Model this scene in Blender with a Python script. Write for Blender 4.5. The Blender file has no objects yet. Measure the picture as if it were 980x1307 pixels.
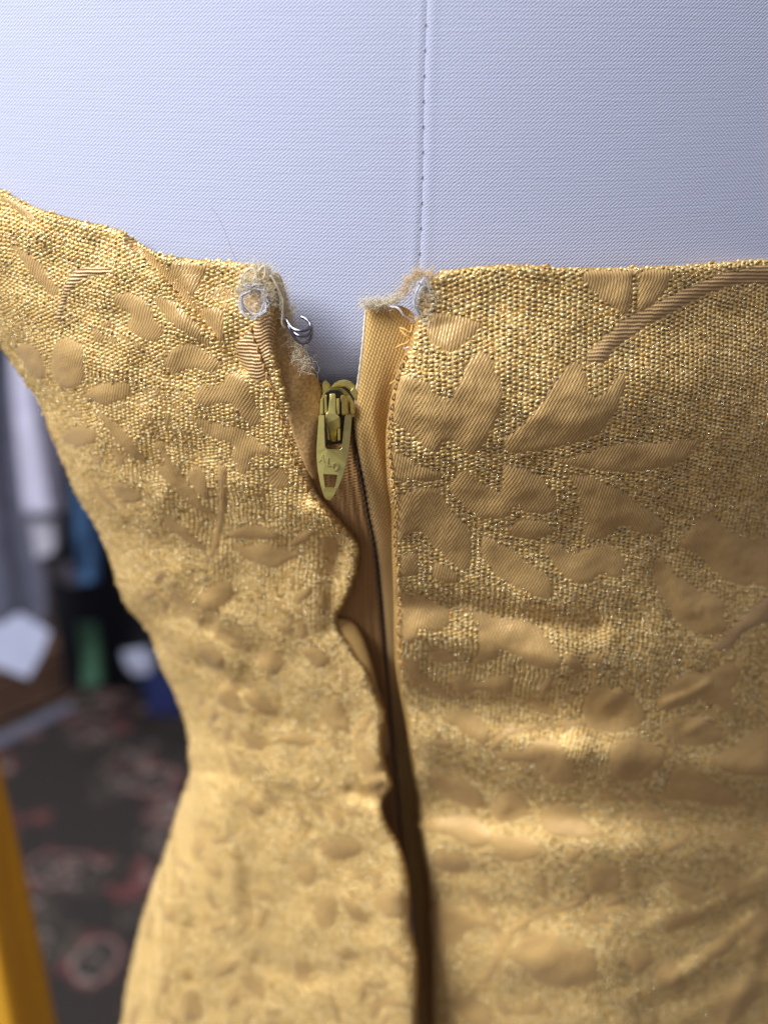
import bpy, math, random
import numpy as np
from mathutils import Vector, noise
from mathutils.geometry import delaunay_2d_cdt
random.seed(7)
rng = np.random.default_rng(7)

# ------------------------------------------------------------------ camera
FPX, CX, CY = 1188.0, 490.0, 653.5          # focal length and centre of the photograph, in its pixels
PITCH = math.radians(18)
CAM = np.array([0.0, 0.0, 1.15])
cP, sP = math.cos(PITCH), math.sin(PITCH)
scene = bpy.context.scene
col = scene.collection
cd = bpy.data.cameras.new('camera'); cam = bpy.data.objects.new('camera', cd); col.objects.link(cam)
cam.location = CAM; cam.rotation_euler = (math.radians(90) - PITCH, 0, 0)
cd.sensor_fit = 'HORIZONTAL'; cd.sensor_width = 36; cd.lens = 36 * FPX / 980
cd.clip_start = 0.005; cd.clip_end = 50
cd.dof.use_dof = True; cd.dof.focus_distance = 0.2045; cd.dof.aperture_fstop = 8.8
scene.camera = cam

# ------------------------------------------------------------------ light
world = bpy.data.worlds.new('World'); scene.world = world; world.use_nodes = True
bg = world.node_tree.nodes['Background']
bg.inputs[0].default_value = (0.68, 0.69, 0.92, 1); bg.inputs[1].default_value = 0.40
def area(name, loc, target, sx, sy, power, color):
    l = bpy.data.lights.new(name, 'AREA'); l.shape = 'RECTANGLE'; l.size = sx; l.size_y = sy
    l.energy = power; l.color = color
    o = bpy.data.objects.new(name, l); col.objects.link(o); o.location = loc
    o.rotation_euler = (Vector(target) - Vector(loc)).to_track_quat('-Z', 'Y').to_euler()
    return o
area('window_light', (-1.6, -0.55, 2.75), (0.0, 0.22, 1.12), 1.0, 1.3, 122, (0.81, 0.845, 1.0))
scene.view_settings.view_transform = 'Standard'; scene.view_settings.look = 'None'
scene.view_settings.exposure = 0.0; scene.view_settings.gamma = 1.0
scene.view_settings.use_curve_mapping = False

# ------------------------------------------------------------------ helpers
def P(px, py, H):
    """point on the line of sight through (px,py) at horizontal distance H (metres)"""
    px = np.asarray(px, float); py = np.asarray(py, float)
    t = (py - CY) / FPX
    d = H / (cP - t * sP)
    X = (px - CX) / FPX * d; dn = t * d
    return np.stack([X + CAM[0], d * cP - dn * sP + CAM[1], -d * sP - dn * cP + CAM[2]], -1)

def spline(pts, step=3.0, closed=False):
    """Catmull-Rom through the points, resampled about every `step`"""
    p = np.array(pts, float); n = len(p); out = []
    rngi = range(n) if closed else range(n - 1)
    for i in rngi:
        if closed: a, b, c, d = p[i - 1], p[i], p[(i + 1) % n], p[(i + 2) % n]
        else: a, b, c, d = p[max(i - 1, 0)], p[i], p[i + 1], p[min(i + 2, n - 1)]
        k = max(1, int(round(np.linalg.norm(c - b) / step)))
        for j in range(k):
            t = j / k
            out.append(0.5 * ((2 * b) + (c - a) * t + (2 * a - 5 * b + 4 * c - d) * t * t + (3 * b - a - 3 * c + d) * t ** 3))
    if not closed: out.append(p[-1])
    return np.array(out)

def dist_poly(q, line, closed=False):
    q = np.atleast_2d(q); a = line; b = np.roll(line, -1, 0)
    if not closed: a, b = line[:-1], line[1:]
    best = np.full(len(q), 1e9)
    for (ax, ay), (bx, by) in zip(a, b):
        dx, dy = bx - ax, by - ay; L = dx * dx + dy * dy + 1e-12
        t = np.clip(((q[:, 0] - ax) * dx + (q[:, 1] - ay) * dy) / L, 0, 1)
        dd = (q[:, 0] - ax - t * dx) ** 2 + (q[:, 1] - ay - t * dy) ** 2
        best = np.minimum(best, dd)
    return np.sqrt(best)

def inside(q, poly):
    x, y = q[:, 0], q[:, 1]; r = np.zeros(len(q), bool)
    a = poly; b = np.roll(poly, -1, 0)
    for (x0, y0), (x1, y1) in zip(a, b):
        if y0 == y1: continue
        c = ((y0 > y) != (y1 > y)) & (x < (x1 - x0) * (y - y0) / (y1 - y0) + x0)
        r ^= c
    return r

def sm(x, a, b):
    t = np.clip((x - a) / (b - a), 0, 1); return t * t * (3 - 2 * t)

def mesh_obj(name, V, F, mat, parent=None, smooth=True, uv=None):
    me = bpy.data.meshes.new(name)
    me.from_pydata(np.asarray(V).tolist(), [], F if isinstance(F, list) else F.tolist())
    if smooth: me.polygons.foreach_set('use_smooth', np.ones(len(me.polygons), bool))
    if uv is not None:
        lay = me.uv_layers.new(name='UVMap')
        li = np.empty(len(me.loops), np.int32); me.loops.foreach_get('vertex_index', li)
        lay.data.foreach_set('uv', np.asarray(uv, np.float32)[li].ravel())
    me.materials.append(mat); me.update()
    o = bpy.data.objects.new(name, me); col.objects.link(o)
    if parent is not None: o.parent = parent
    return o

def empty(name, loc=(0, 0, 0), label=None, cat=None):
    o = bpy.data.objects.new(name, None); col.objects.link(o); o.empty_display_size = 0.02
    if label: o['label'] = label; o['category'] = cat
    return o

def cdt(poly, spacing):
    """grid-filled triangulation of a pixel polygon -> verts, tris, ordered boundary"""
    lo, hi = poly.min(0), poly.max(0)
    gy = np.arange(lo[1] + spacing / 2, hi[1], spacing * 0.87)
    pts = []
    for i, y in enumerate(gy):
        gx = np.arange(lo[0] + (spacing / 2 if i % 2 else 0.01), hi[0], spacing)
        pts.append(np.stack([gx, np.full_like(gx, y)], -1))
    pts = np.concatenate(pts) if pts else np.zeros((0, 2))
    if len(pts):
        pts = pts[inside(pts, poly)]
        if len(pts): pts = pts[dist_poly(pts, poly, True) > spacing * 0.45]
    n = len(poly)
    allp = np.concatenate([poly, pts]) if len(pts) else poly
    v, e, f, ov, oe, of = delaunay_2d_cdt([Vector((float(a), float(b))) for a, b in allp], [], [list(range(n))], 1, 1e-5)
    V = np.array([(a.x, a.y) for a in v]); F = [list(t) for t in f]
    # ordered boundary from single-use edges
    cnt = {}
    for t in F:
        for i in range(len(t)):
            a, b = t[i], t[(i + 1) % len(t)]
            if (b, a) in cnt: del cnt[(b, a)]
            else: cnt[(a, b)] = 1
    nxt = {a: b for a, b in cnt}
    loop = []
    if nxt:
        s = next(iter(nxt)); c = s
        while c in nxt and len(loop) <= len(nxt):
            loop.append(c); c = nxt[c]
            if c == s: break
    return V, F, np.array(loop, int)

class Field:
    """surface coordinates (metres along the cloth) for a distance function over the photo plane"""
    def __init__(s, Hf, x0, x1, y0, y1, step, xr, yr):
        s.xs = np.arange(x0, x1 + step, step, dtype=float); s.ys = np.arange(y0, y1 + step, step, dtype=float); s.step = step
        gx, gy = np.meshgrid(s.xs, s.ys)
        q = np.stack([gx.ravel(), gy.ravel()], -1)
        H = Hf(q).reshape(gx.shape); s.H = H
        W = P(gx, gy, H)
        U = np.zeros_like(gx); V = np.zeros_like(gx)
        U[:, 1:] = np.cumsum(np.linalg.norm(np.diff(W, axis=1), axis=2), 1)
        V[1:, :] = np.cumsum(np.linalg.norm(np.diff(W, axis=0), axis=2), 0)
        ir = int((xr - x0) / step); jr = int((yr - y0) / step)
        s.U = U - U[:, ir:ir + 1]; s.V = V - V[jr:jr + 1, :]
    def _i(s, A, q):
        fx = np.clip((q[:, 0] - s.xs[0]) / s.step, 0, len(s.xs) - 1.001); fy = np.clip((q[:, 1] - s.ys[0]) / s.step, 0, len(s.ys) - 1.001)
        i = fx.astype(int); j = fy.astype(int); a = fx - i; b = fy - j
        return A[j, i] * (1 - a) * (1 - b) + A[j, i + 1] * a * (1 - b) + A[j + 1, i] * (1 - a) * b + A[j + 1, i + 1] * a * b
    def uv(s, q): return np.stack([s._i(s.U, q), s._i(s.V, q)], -1)
    def h(s, q): return s._i(s.H, q)

def frame(q, Hf):
    """position, unit tangents along photo right / down, and outward normal"""
    e = 1.5
    W = P(q[:, 0], q[:, 1], Hf(q))
    qx = q + [e, 0]; qy = q + [0, e]; qxm = q - [e, 0]; qym = q - [0, e]
    tx = P(qx[:, 0], qx[:, 1], Hf(qx)) - P(qxm[:, 0], qxm[:, 1], Hf(qxm))
    ty = P(qy[:, 0], qy[:, 1], Hf(qy)) - P(qym[:, 0], qym[:, 1], Hf(qym))
    tx /= np.linalg.norm(tx, axis=1, keepdims=True)
    nn = np.cross(tx, ty); nn /= np.linalg.norm(nn, axis=1, keepdims=True)
    flip = np.sum(nn * (CAM - W), 1) < 0; nn[flip] *= -1
    ty = np.cross(nn, tx); ty[ty[:, 2] > 0] *= -1
    return W, tx, ty, nn

def sheet(name, poly, Hf, spacing, mat, parent, field=None, rings=((2, 0.0006), (8, 0.0012)), ringsel=None):
    """cloth sheet over a photo polygon with its edge turned under"""
    V, F, loop = cdt(poly, spacing)
    W = P(V[:, 0], V[:, 1], Hf(V))
    UV = field.uv(V) if field else V * 1.7e-4
    F = [t[::-1] for t in F]
    if len(loop) and rings:
        B = V[loop]; nb = len(loop)
        tg = np.roll(B, -1, 0) - np.roll(B, 1, 0); tg /= np.linalg.norm(tg, axis=1, keepdims=True) + 1e-9
        inn = np.stack([-tg[:, 1], tg[:, 0]], -1)
        test = B + inn * 1.0
        if inside(test, poly).mean() < 0.5: inn = -inn
        Hb = Hf(B); prev = loop; Wl = [W]; Ul = [UV]; base = len(W)
        for (k, dh) in rings:
            if ringsel is not None: kk, hh = ringsel(B, k, dh)
            else: kk, hh = k, dh
            Bq = B + inn * np.reshape(kk, (-1, 1)) if np.ndim(kk) else B + inn * kk
            Wl.append(P(Bq[:, 0], Bq[:, 1], Hb + hh)); Ul.append(UV[loop])
            cur = np.arange(base, base + nb); base += nb
            for i in range(nb):
                j = (i + 1) % nb
                F.append([int(prev[j]), int(prev[i]), int(cur[i]), int(cur[j])][::-1])
            prev = cur
        W = np.concatenate(Wl); UV = np.concatenate(Ul)
    return mesh_obj(name, W, F, mat, parent, True, UV)

def tube_data(pts, r, sides=6, closed=False):
    p = np.asarray(pts, float); n = len(p)
    r = np.full(n, r) if np.ndim(r) == 0 else np.asarray(r)
    if closed: t = np.roll(p, -1, 0) - np.roll(p, 1, 0)
    else: t = np.gradient(p, axis=0)
    t /= np.linalg.norm(t, axis=1, keepdims=True) + 1e-12
    u = np.zeros_like(p); a = np.array([0.31, 0.85, 0.42])
    prev = a - t[0] * a.dot(t[0])
    for i in range(n):
        prev = prev - t[i] * prev.dot(t[i]); prev /= np.linalg.norm(prev) + 1e-12; u[i] = prev
    w = np.cross(t, u)
    ang = np.arange(sides) * 2 * math.pi / sides
    V = p[:, None, :] + r[:, None, None] * (np.cos(ang)[None, :, None] * u[:, None, :] + np.sin(ang)[None, :, None] * w[:, None, :])
    V = V.reshape(-1, 3); F = []
    for i in range(n if closed else n - 1):
        i2 = (i + 1) % n
        for k in range(sides):
            k2 = (k + 1) % sides
            F.append([i * sides + k, i * sides + k2, i2 * sides + k2, i2 * sides + k])
    if not closed:
        F.append(list(range(sides))[::-1]); F.append([(n - 1) * sides + k for k in range(sides)])
    return V, F

def tubes(name, lines, mat, parent, sides=6):
    Vs, Fs, b = [], [], 0
    for pts, r in lines:
        V, F = tube_data(pts, r, sides); Vs.append(V); Fs += [[i + b for i in f] for f in F]; b += len(V)
    return mesh_obj(name, np.concatenate(Vs), Fs, mat, parent)

# ------------------------------------------------------------------ materials
def mat(name):
    m = bpy.data.materials.new(name); m.use_nodes = True
    nt = m.node_tree; return m, nt, nt.nodes['Principled BSDF']
def N(nt, t, **kw):
    n = nt.nodes.new(t)
    for k, v in kw.items():
        if k.startswith('i_'): n.inputs[k[2:].replace('_', ' ')].default_value = v
        else: setattr(n, k, v)
    return n
def L(nt, a, b): nt.links.new(a, b)
def ramp(nt, src, stops):
    r = N(nt, 'ShaderNodeValToRGB'); el = r.color_ramp.elements
    while len(el) < len(stops): el.new(0.5)
    for e, (p, c) in zip(el, stops): e.position = p; e.color = (*c, 1)
    L(nt, src, r.inputs[0]); return r.outputs[0]
def math_(nt, op, a, b=None):
    n = N(nt, 'ShaderNodeMath', operation=op)
    for i, x in enumerate((a, b)):
        if x is None: continue
        if isinstance(x, (int, float)): n.inputs[i].default_value = x
        else: L(nt, x, n.inputs[i])
    return n.outputs[0]
def bump(nt, bsdf, h, strength, dist):
    b = N(nt, 'ShaderNodeBump'); b.inputs['Strength'].default_value = strength; b.inputs['Distance'].default_value = dist
    L(nt, h, b.inputs['Height']); L(nt, b.outputs[0], bsdf.inputs['Normal']); return b
def uvscaled(nt, sx, sy, rot=0.0):
    uv = N(nt, 'ShaderNodeTexCoord'); mp = N(nt, 'ShaderNodeMapping')
    mp.inputs['Scale'].default_value = (sx, sy, 1); 
    r = N(nt, 'ShaderNodeMapping'); r.inputs['Rotation'].default_value = (0, 0, rot)
    L(nt, uv.outputs['UV'], r.inputs[0]); L(nt, r.outputs[0], mp.inputs[0])
    return mp.outputs[0]
def weave_height(nt, vec, warp=0.15, wscale=0.35):
    nz = N(nt, 'ShaderNodeTexNoise'); nz.inputs['Scale'].default_value = wscale; nz.inputs['Detail'].default_value = 2
    L(nt, vec, nz.inputs['Vector'])
    mx = N(nt, 'ShaderNodeMixRGB', blend_type='LINEAR_LIGHT'); mx.inputs[0].default_value = warp
    L(nt, vec, mx.inputs[1]); L(nt, nz.outputs['Color'], mx.inputs[2])
    sp = N(nt, 'ShaderNodeSeparateXYZ'); L(nt, mx.outputs[0], sp.inputs[0])
    a = math_(nt, 'SINE', math_(nt, 'MULTIPLY', sp.outputs[0], math.pi)); b = math_(nt, 'SINE', math_(nt, 'MULTIPLY', sp.outputs[1], math.pi))
    return math_(nt, 'MULTIPLY', a, b), sp

# white cotton cover of the dress form
M_cover, nt, b = mat('white_cotton_cover')
v = uvscaled(nt, 1 / 0.00044, 1 / 0.00040)
sh = N(nt, 'ShaderNodeMapping'); sp0 = N(nt, 'ShaderNodeSeparateXYZ'); L(nt, v, sp0.inputs[0])
cb = N(nt, 'ShaderNodeCombineXYZ'); L(nt, math_(nt, 'ADD', sp0.outputs[0], math_(nt, 'MULTIPLY', sp0.outputs[1], 0.12)), cb.inputs[0]); L(nt, sp0.outputs[1], cb.inputs[1])
h, sp = weave_height(nt, cb.outputs[0], 0.5, 0.4)
rib = math_(nt, 'MULTIPLY', math_(nt, 'COSINE', math_(nt, 'MULTIPLY', sp.outputs[1], math.pi)), 0.22)
nz = N(nt, 'ShaderNodeTexNoise'); nz.inputs['Scale'].default_value = 0.9; L(nt, cb.outputs[0], nz.inputs['Vector'])
slm = N(nt, 'ShaderNodeMapping'); slm.inputs['Scale'].default_value = (0.035, 0.5, 1); L(nt, cb.outputs[0], slm.inputs[0])
slub = N(nt, 'ShaderNodeTexNoise'); slub.inputs['Scale'].default_value = 1.0; slub.inputs['Detail'].default_value = 3; L(nt, slm.outputs[0], slub.inputs['Vector'])
hh = math_(nt, 'ADD', math_(nt, 'ADD', math_(nt, 'ADD', math_(nt, 'MULTIPLY', h, 0.95), rib), math_(nt, 'MULTIPLY', nz.outputs[0], 1.1)), math_(nt, 'MULTIPLY', slub.outputs[0], 1.2))
bump(nt, b, hh, 0.45, 0.00011)
c = ramp(nt, math_(nt, 'ADD', math_(nt, 'MULTIPLY', h, 0.35), math_(nt, 'ADD', math_(nt, 'MULTIPLY', nz.outputs[0], 0.4), math_(nt, 'MULTIPLY', slub.outputs[0], 0.5))), [(0.0, (0.53, 0.545, 0.605)), (0.75, (0.60, 0.615, 0.675))])
L(nt, c, b.inputs['Base Color']); b.inputs['Roughness'].default_value = 0.9; b.inputs['Specular IOR Level'].default_value = 0.15
b.inputs['Sheen Weight'].default_value = 0.15

# shiny lame threads
M_gold, nt, b = mat('gold_lame_thread')
gi = N(nt, 'ShaderNodeNewGeometry')
c = ramp(nt, gi.outputs['Random Per Island'], [(0.0, (0.77, 0.485, 0.13)), (0.5, (0.89, 0.615, 0.205)), (1.0, (0.98, 0.745, 0.315))])
L(nt, c, b.inputs['Base Color']); b.inputs['Metallic'].default_value = 0.48
rr = N(nt, 'ShaderNodeMapRange'); rr.inputs['To Min'].default_value = 0.38; rr.inputs['To Max'].default_value = 0.62
w = N(nt, 'ShaderNodeTexWhiteNoise', noise_dimensions='1D'); L(nt, gi.outputs['Random Per Island'], w.inputs['W']); L(nt, w.outputs[0], rr.inputs[0])
L(nt, rr.outputs[0], b.inputs['Roughness'])

# dark brown ground cloth below the lame
M_ground, nt, b = mat('brown_ground_cloth')
v = uvscaled(nt, 1 / 0.0005, 1 / 0.0005); h, _ = weave_height(nt, v)
L(nt, ramp(nt, h, [(0.0, (0.42, 0.24, 0.06)), (1.0, (0.80, 0.51, 0.165))]), b.inputs['Base Color'])
b.inputs['Roughness'].default_value = 0.6; b.inputs['Metallic'].default_value = 0.2; bump(nt, b, h, 0.6, 0.0001)

# satin of the leaf motifs
def satin(name, rot, c0, c1):
    m, nt, b = mat(name)
    v = uvscaled(nt, 1 / 0.00034, 1 / 0.00062, rot); h, sp = weave_height(nt, v, 0.30, 0.25)
    nz = N(nt, 'ShaderNodeTexNoise'); nz.inputs['Scale'].default_value = 0.7; L(nt, v, nz.inputs['Vector'])
    sx_ = math_(nt, 'SINE', math_(nt, 'MULTIPLY', sp.outputs[0], math.pi)); sy_ = math_(nt, 'SINE', math_(nt, 'MULTIPLY', math_(nt, 'ADD', sp.outputs[1], math_(nt, 'MULTIPLY', sp.outputs[0], 0.5)), math.pi))
    h = math_(nt, 'MULTIPLY', sx_, math_(nt, 'ADD', 0.6, math_(nt, 'MULTIPLY', sy_, 0.4)))
    hh = math_(nt, 'ADD', h, math_(nt, 'MULTIPLY', nz.outputs[0], 0.9))
    bump(nt, b, hh, 0.6, 0.00010)
    L(nt, ramp(nt, math_(nt, 'MULTIPLY', math_(nt, 'ADD', hh, 0.9), 0.42), [(0.1, c0), (0.9, c1)]), b.inputs['Base Color'])
    b.inputs['Roughness'].default_value = 0.43; b.inputs['Metallic'].default_value = 0.14
    b.inputs['Sheen Weight'].default_value = 0.1
    return m
M_satin = satin('tan_satin_motif', math.radians(-28), (0.44, 0.245, 0.066), (0.82, 0.52, 0.168))
M_satin2 = satin('tan_satin_motif_upright', math.radians(-12), (0.44, 0.245, 0.066), (0.82, 0.52, 0.168))
# ribbed satin of the stems
M_rib, nt, b = mat('ribbed_satin_stem')
v = uvscaled(nt, 1 / 0.0003, 1 / 0.00082); h, sp = weave_height(nt, v, 0.25, 0.25)
cs = math_(nt, 'COSINE', math_(nt, 'MULTIPLY', sp.outputs[1], 2 * math.pi))
hh = math_(nt, 'ADD', cs, math_(nt, 'MULTIPLY', h, 0.3))
L(nt, ramp(nt, math_(nt, 'ADD', math_(nt, 'MULTIPLY', hh, 0.4), 0.5), [(0.1, (0.40, 0.22, 0.07)), (0.9, (0.82, 0.54, 0.22))]), b.inputs['Base Color'])
bump(nt, b, hh, 0.6, 0.00016); b.inputs['Roughness'].default_value = 0.45; b.inputs['Metallic'].default_value = 0.2

def plain(name, colr, rough=0.6, metal=0.0, nscale=900, var=0.25, bumpd=0.0001, **kw):
    m, nt, b = mat(name)
    tc = N(nt, 'ShaderNodeTexCoord'); nz = N(nt, 'ShaderNodeTexNoise'); nz.inputs['Scale'].default_value = nscale; nz.inputs['Detail'].default_value = 4
    L(nt, tc.outputs['Object'], nz.inputs['Vector'])
    lo = tuple(max(0, x * (1 - var)) for x in colr); hi = tuple(min(1, x * (1 + var)) for x in colr)
    L(nt, ramp(nt, nz.outputs[0], [(0.3, lo), (0.7, hi)]), b.inputs['Base Color'])
    b.inputs['Roughness'].default_value = rough; b.inputs['Metallic'].default_value = metal
    if bumpd: bump(nt, b, nz.outputs[0], 0.5, bumpd)
    for k, x in kw.items(): b.inputs[k.replace('_', ' ')].default_value = x
    return m
def tape_mat(name, c0, c1, pu, pv, rot=0.0, amp=0.00015):
    m, nt, b = mat(name)
    v = uvscaled(nt, 1 / pu, 1 / pv, rot); h, sp = weave_height(nt, v, 0.35, 0.3)
    rb = math_(nt, 'MULTIPLY', math_(nt, 'COSINE', math_(nt, 'MULTIPLY', sp.outputs[0], 2 * math.pi)), 0.5)
    nz = N(nt, 'ShaderNodeTexNoise'); nz.inputs['Scale'].default_value = 0.5; nz.inputs['Detail'].default_value = 4; L(nt, v, nz.inputs['Vector'])
    hh = math_(nt, 'ADD', math_(nt, 'ADD', h, rb), nz.outputs[0])
    L(nt, ramp(nt, math_(nt, 'ADD', math_(nt, 'MULTIPLY', hh, 0.3), 0.3), [(0.1, c0), (0.9, c1)]), b.inputs['Base Color'])
    bump(nt, b, hh, 0.7, amp); b.inputs['Roughness'].default_value = 0.75; b.inputs['Sheen Weight'].default_value = 0.2
    return m
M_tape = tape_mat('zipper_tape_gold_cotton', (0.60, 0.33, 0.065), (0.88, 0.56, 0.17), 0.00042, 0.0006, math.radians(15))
M_tape_shade = tape_mat('zipper_tape_shaded', (0.34, 0.16, 0.03), (0.55, 0.29, 0.075), 0.0011, 0.0004)  # browner copy of the tape, with its shade put into the colour
M_lining = plain('woolly_facing', (0.52, 0.30, 0.095), 0.9, 0, 1500, 0.3, 0.0002)
M_stitch = plain('gold_sewing_thread', (0.50, 0.27, 0.06), 0.6, 0, 3000, 0.2, 0)
M_yellow_thread = plain('yellow_thread', (0.80, 0.48, 0.10), 0.6, 0, 3000, 0.2, 0)
M_coil = plain('dark_coil', (0.07, 0.05, 0.025), 0.5, 0, 3000, 0.2, 0)
M_cream = plain('cream_frayed_fibre', (0.92, 0.76, 0.50), 0.85, 0, 2000, 0.2, 0)
M_paint = plain('olive_gold_enamel', (0.60, 0.485, 0.125), 0.24, 0.5, 500, 0.12, 0.00003, Coat_Weight=0.5, Coat_Roughness=0.12)
M_paint_plain = M_paint.copy(); M_paint_plain.name = 'olive_gold_lettering'
nt = M_paint.node_tree; b = nt.nodes['Principled BSDF']
bv = N(nt, 'ShaderNodeBevel', samples=6); bv.inputs['Radius'].default_value = 0.00035; ge = N(nt, 'ShaderNodeNewGeometry')
dt_ = N(nt, 'ShaderNodeVectorMath', operation='DOT_PRODUCT'); L(nt, bv.outputs[0], dt_.inputs[0]); L(nt, ge.outputs['Normal'], dt_.inputs[1])
wn = N(nt, 'ShaderNodeTexNoise'); wn.inputs['Scale'].default_value = 1400; wn.inputs['Detail'].default_value = 3; tc = N(nt, 'ShaderNodeTexCoord'); L(nt, tc.outputs['Object'], wn.inputs['Vector'])
ed = math_(nt, 'ADD', math_(nt, 'SUBTRACT', 1.0, dt_.outputs['Value']), math_(nt, 'MULTIPLY', wn.outputs[0], 0.10))
mk = N(nt, 'ShaderNodeMapRange'); mk.inputs['From Min'].default_value = 0.085; mk.inputs['From Max'].default_value = 0.16; L(nt, ed, mk.inputs[0])
mxw = N(nt, 'ShaderNodeMixRGB'); L(nt, mk.outputs[0], mxw.inputs[0]); old = b.inputs['Base Color'].links[0].from_socket; L(nt, old, mxw.inputs[1]); mxw.inputs[2].default_value = (0.10, 0.075, 0.02, 1); L(nt, mxw.outputs[0], b.inputs['Base Color'])
M_recess_shade = plain('dark_recess_shade', (0.035, 0.028, 0.014), 0.45, 0.6, 900, 0.3, 0.00003)
M_steel = plain('bright_steel', (0.24, 0.23, 0.24), 0.2, 1.0, 900, 0.2, 0)
M_nylon, nt, b = mat('clear_nylon_thread')
b.inputs['Base Color'].default_value = (0.98, 0.96, 0.92, 1); b.inputs['Transmission Weight'].default_value = 0.5
b.inputs['Roughness'].default_value = 0.12; b.inputs['IOR'].default_value = 1.45
M_film, nt, b = mat('clear_nylon_film')
b.inputs['Base Color'].default_value = (0.97, 0.94, 0.88, 1); b.inputs['Transmission Weight'].default_value = 0.7; b.inputs['Roughness'].default_value = 0.25; b.inputs['IOR'].default_value = 1.4
M_gap_shade = plain('weave_gap_shade', (0.045, 0.024, 0.008), 0.7, 0, 3000, 0.3, 0)  # dark colour standing for the shade in the weave gaps
M_glint = plain('gold_glint_sliver', (0.95, 0.80, 0.50), 0.16, 1.0, 3000, 0.1, 0)  # pale shiny colour for the added glint slivers
M_goldfray = plain('gold_frayed_fibre', (0.88, 0.62, 0.28), 0.7, 0, 2000, 0.2, 0)
M_hair = plain('grey_hair', (0.12, 0.10, 0.10), 0.5, 0, 100, 0.1, 0)
M_seam = plain('dark_stitch', (0.50, 0.49, 0.52), 0.8, 0, 3000, 0.2, 0)

# ------------------------------------------------------------------ outlines of the dress, in photo pixels
L_top = [(-120, 185), (-60, 212), (0, 240), (40, 262), (100, 280), (150, 292), (168, 303), (200, 322), (230, 328), (260, 331), (300, 334)]
L_right = [(335, 339), (351, 358), (354, 400), (353, 440), (361, 480), (376, 530), (391, 580), (402, 622), (420, 648), (441, 672), (459, 698), (455, 735), (442, 768), (430, 795),
           (450, 828), (470, 858), (482, 885), (492, 910), (488, 950), (495, 985), (500, 1003), (488, 1024), (492, 1048), (510, 1080), (522, 1125), (523, 1180), (533, 1230), (531, 1345), (534, 1540)]
L_left = [(110, 1540), (140, 1390), (155, 1307), (160, 1270), (170, 1220), (180, 1180), (195, 1130), (210, 1090), (225, 1040), (238, 1003), (243, 985), (240, 965), (240, 940), (232, 910), (220, 880), (205, 850), (195, 820), (185, 800),
          (163, 776), (151, 750), (145, 730), (135, 700), (120, 668), (100, 635), (80, 590), (65, 555), (50, 515), (25, 478), (0, 442), (-40, 390), (-120, 300)]
sL_right = spline(L_right, 3); sL_left = spline(L_left, 4); sL_top = spline(L_top, 3)
POLY_L = np.concatenate([sL_top, sL_right, sL_left])
R_edge = [(531, 403), (519, 445), (506, 473), (496, 524), (492, 560), (494, 614), (499, 652), (500, 700), (502, 760), (503, 820), (506, 860), (519, 930), (528, 1000), (538, 1070), (545, 1148), (547, 1224), (548, 1345), (552, 1540)]
R_top = [(552, 352), (570, 345), (600, 341), (640, 337), (680, 338), (720, 341), (780, 341), (850, 339), (900, 336), (980, 330), (1120, 324), (1400, 330)]
sR_edge = spline(R_edge, 3); sR_top = spline(R_top, 3)
POLY_R = np.concatenate([[(538, 372)], sR_top, [(1400, 1540)], sR_edge[::-1]])

dL_right = spline(L_right, 9); dL_left = spline(L_left, 14); dL_top = spline(L_top, 9); dR_edge = spline(R_edge, 9); dR_top = spline(R_top, 12)
XZ = np.array([(330, 300), (352, 400), (376, 530), (402, 622), (450, 700), (450, 800), (490, 920), (495, 1000), (515, 1100), (528, 1200), (531, 1345)], float)
def zipx(y): return np.interp(y, XZ[:, 1], XZ[:, 0])

def ridges(q, lst):
    h = np.zeros(len(q))
    for pts, w, a in lst:
        l = np.array(pts, float)
        m = (q[:, 0] > l[:, 0].min() - 3 * w) & (q[:, 0] < l[:, 0].max() + 3 * w) & (q[:, 1] > l[:, 1].min() - 3 * w) & (q[:, 1] < l[:, 1].max() + 3 * w)
        if m.any():
            dd = dist_poly(q[m], l); h[m] -= a * 0.001 * np.exp(-(dd / w) ** 2)
    return h
RL = [([(168, 306), (215, 352), (262, 408), (310, 470)], 7, -1.3), ([(190, 312), (240, 360), (285, 420)], 12, 0.9), ([(150, 310), (200, 365), (250, 425)], 12, 0.7),
      ([(205, 640), (240, 675), (275, 712)], 12, 0.9), ([(110, 600), (130, 630), (155, 660)], 9, 0.8), ([(208, 745), (240, 775), (268, 795)], 10, -1.2), ([(225, 735), (262, 770), (290, 785)], 12, 1.0),
      ([(262, 800), (300, 815), (330, 838)], 9, -1.2), ([(285, 870), (320, 880), (365, 920)], 9, -1.2), ([(200, 815), (235, 840), (280, 858)], 9, -1.0), ([(215, 800), (260, 835), (300, 850)], 12, 1.0),
      ([(290, 950), (320, 1000), (350, 1030)], 12, -1.0), ([(335, 985), (360, 1025), (392, 1062)], 9, -1.0), ([(370, 1005), (400, 1060)], 8, -0.9), ([(262, 1000), (290, 1080), (300, 1180)], 16, 1.4), ([(240, 1020), (250, 1100), (240, 1250)], 14, -1.6),
      ([(215, 1080), (210, 1180), (190, 1307)], 13, 1.3), ([(405, 1080), (440, 1105), (470, 1125)], 12, -1.2), ([(300, 960), (380, 1000), (470, 1060)], 22, 0.8), ([(400, 1190), (440, 1210), (500, 1200)], 18, 1.0), ([(330, 1230), (380, 1250), (440, 1240)], 14, -1.0),
      ([(300, 620), (330, 640), (400, 660)], 30, 1.2), ([(60, 300), (120, 350), (200, 400)], 40, 1.2), ([(400, 650), (432, 676), (455, 698)], 14, 2.2), ([(430, 700), (425, 760), (420, 800)], 14, -2.0), ([(465, 870), (480, 920), (484, 970)], 16, 2.0),
      ([(450, 1010), (480, 1020)], 12, -2.2), ([(500, 1100), (508, 1180), (515, 1280)], 18, 1.6), ([(470, 1000), (492, 995)], 8, 1.5)]
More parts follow.
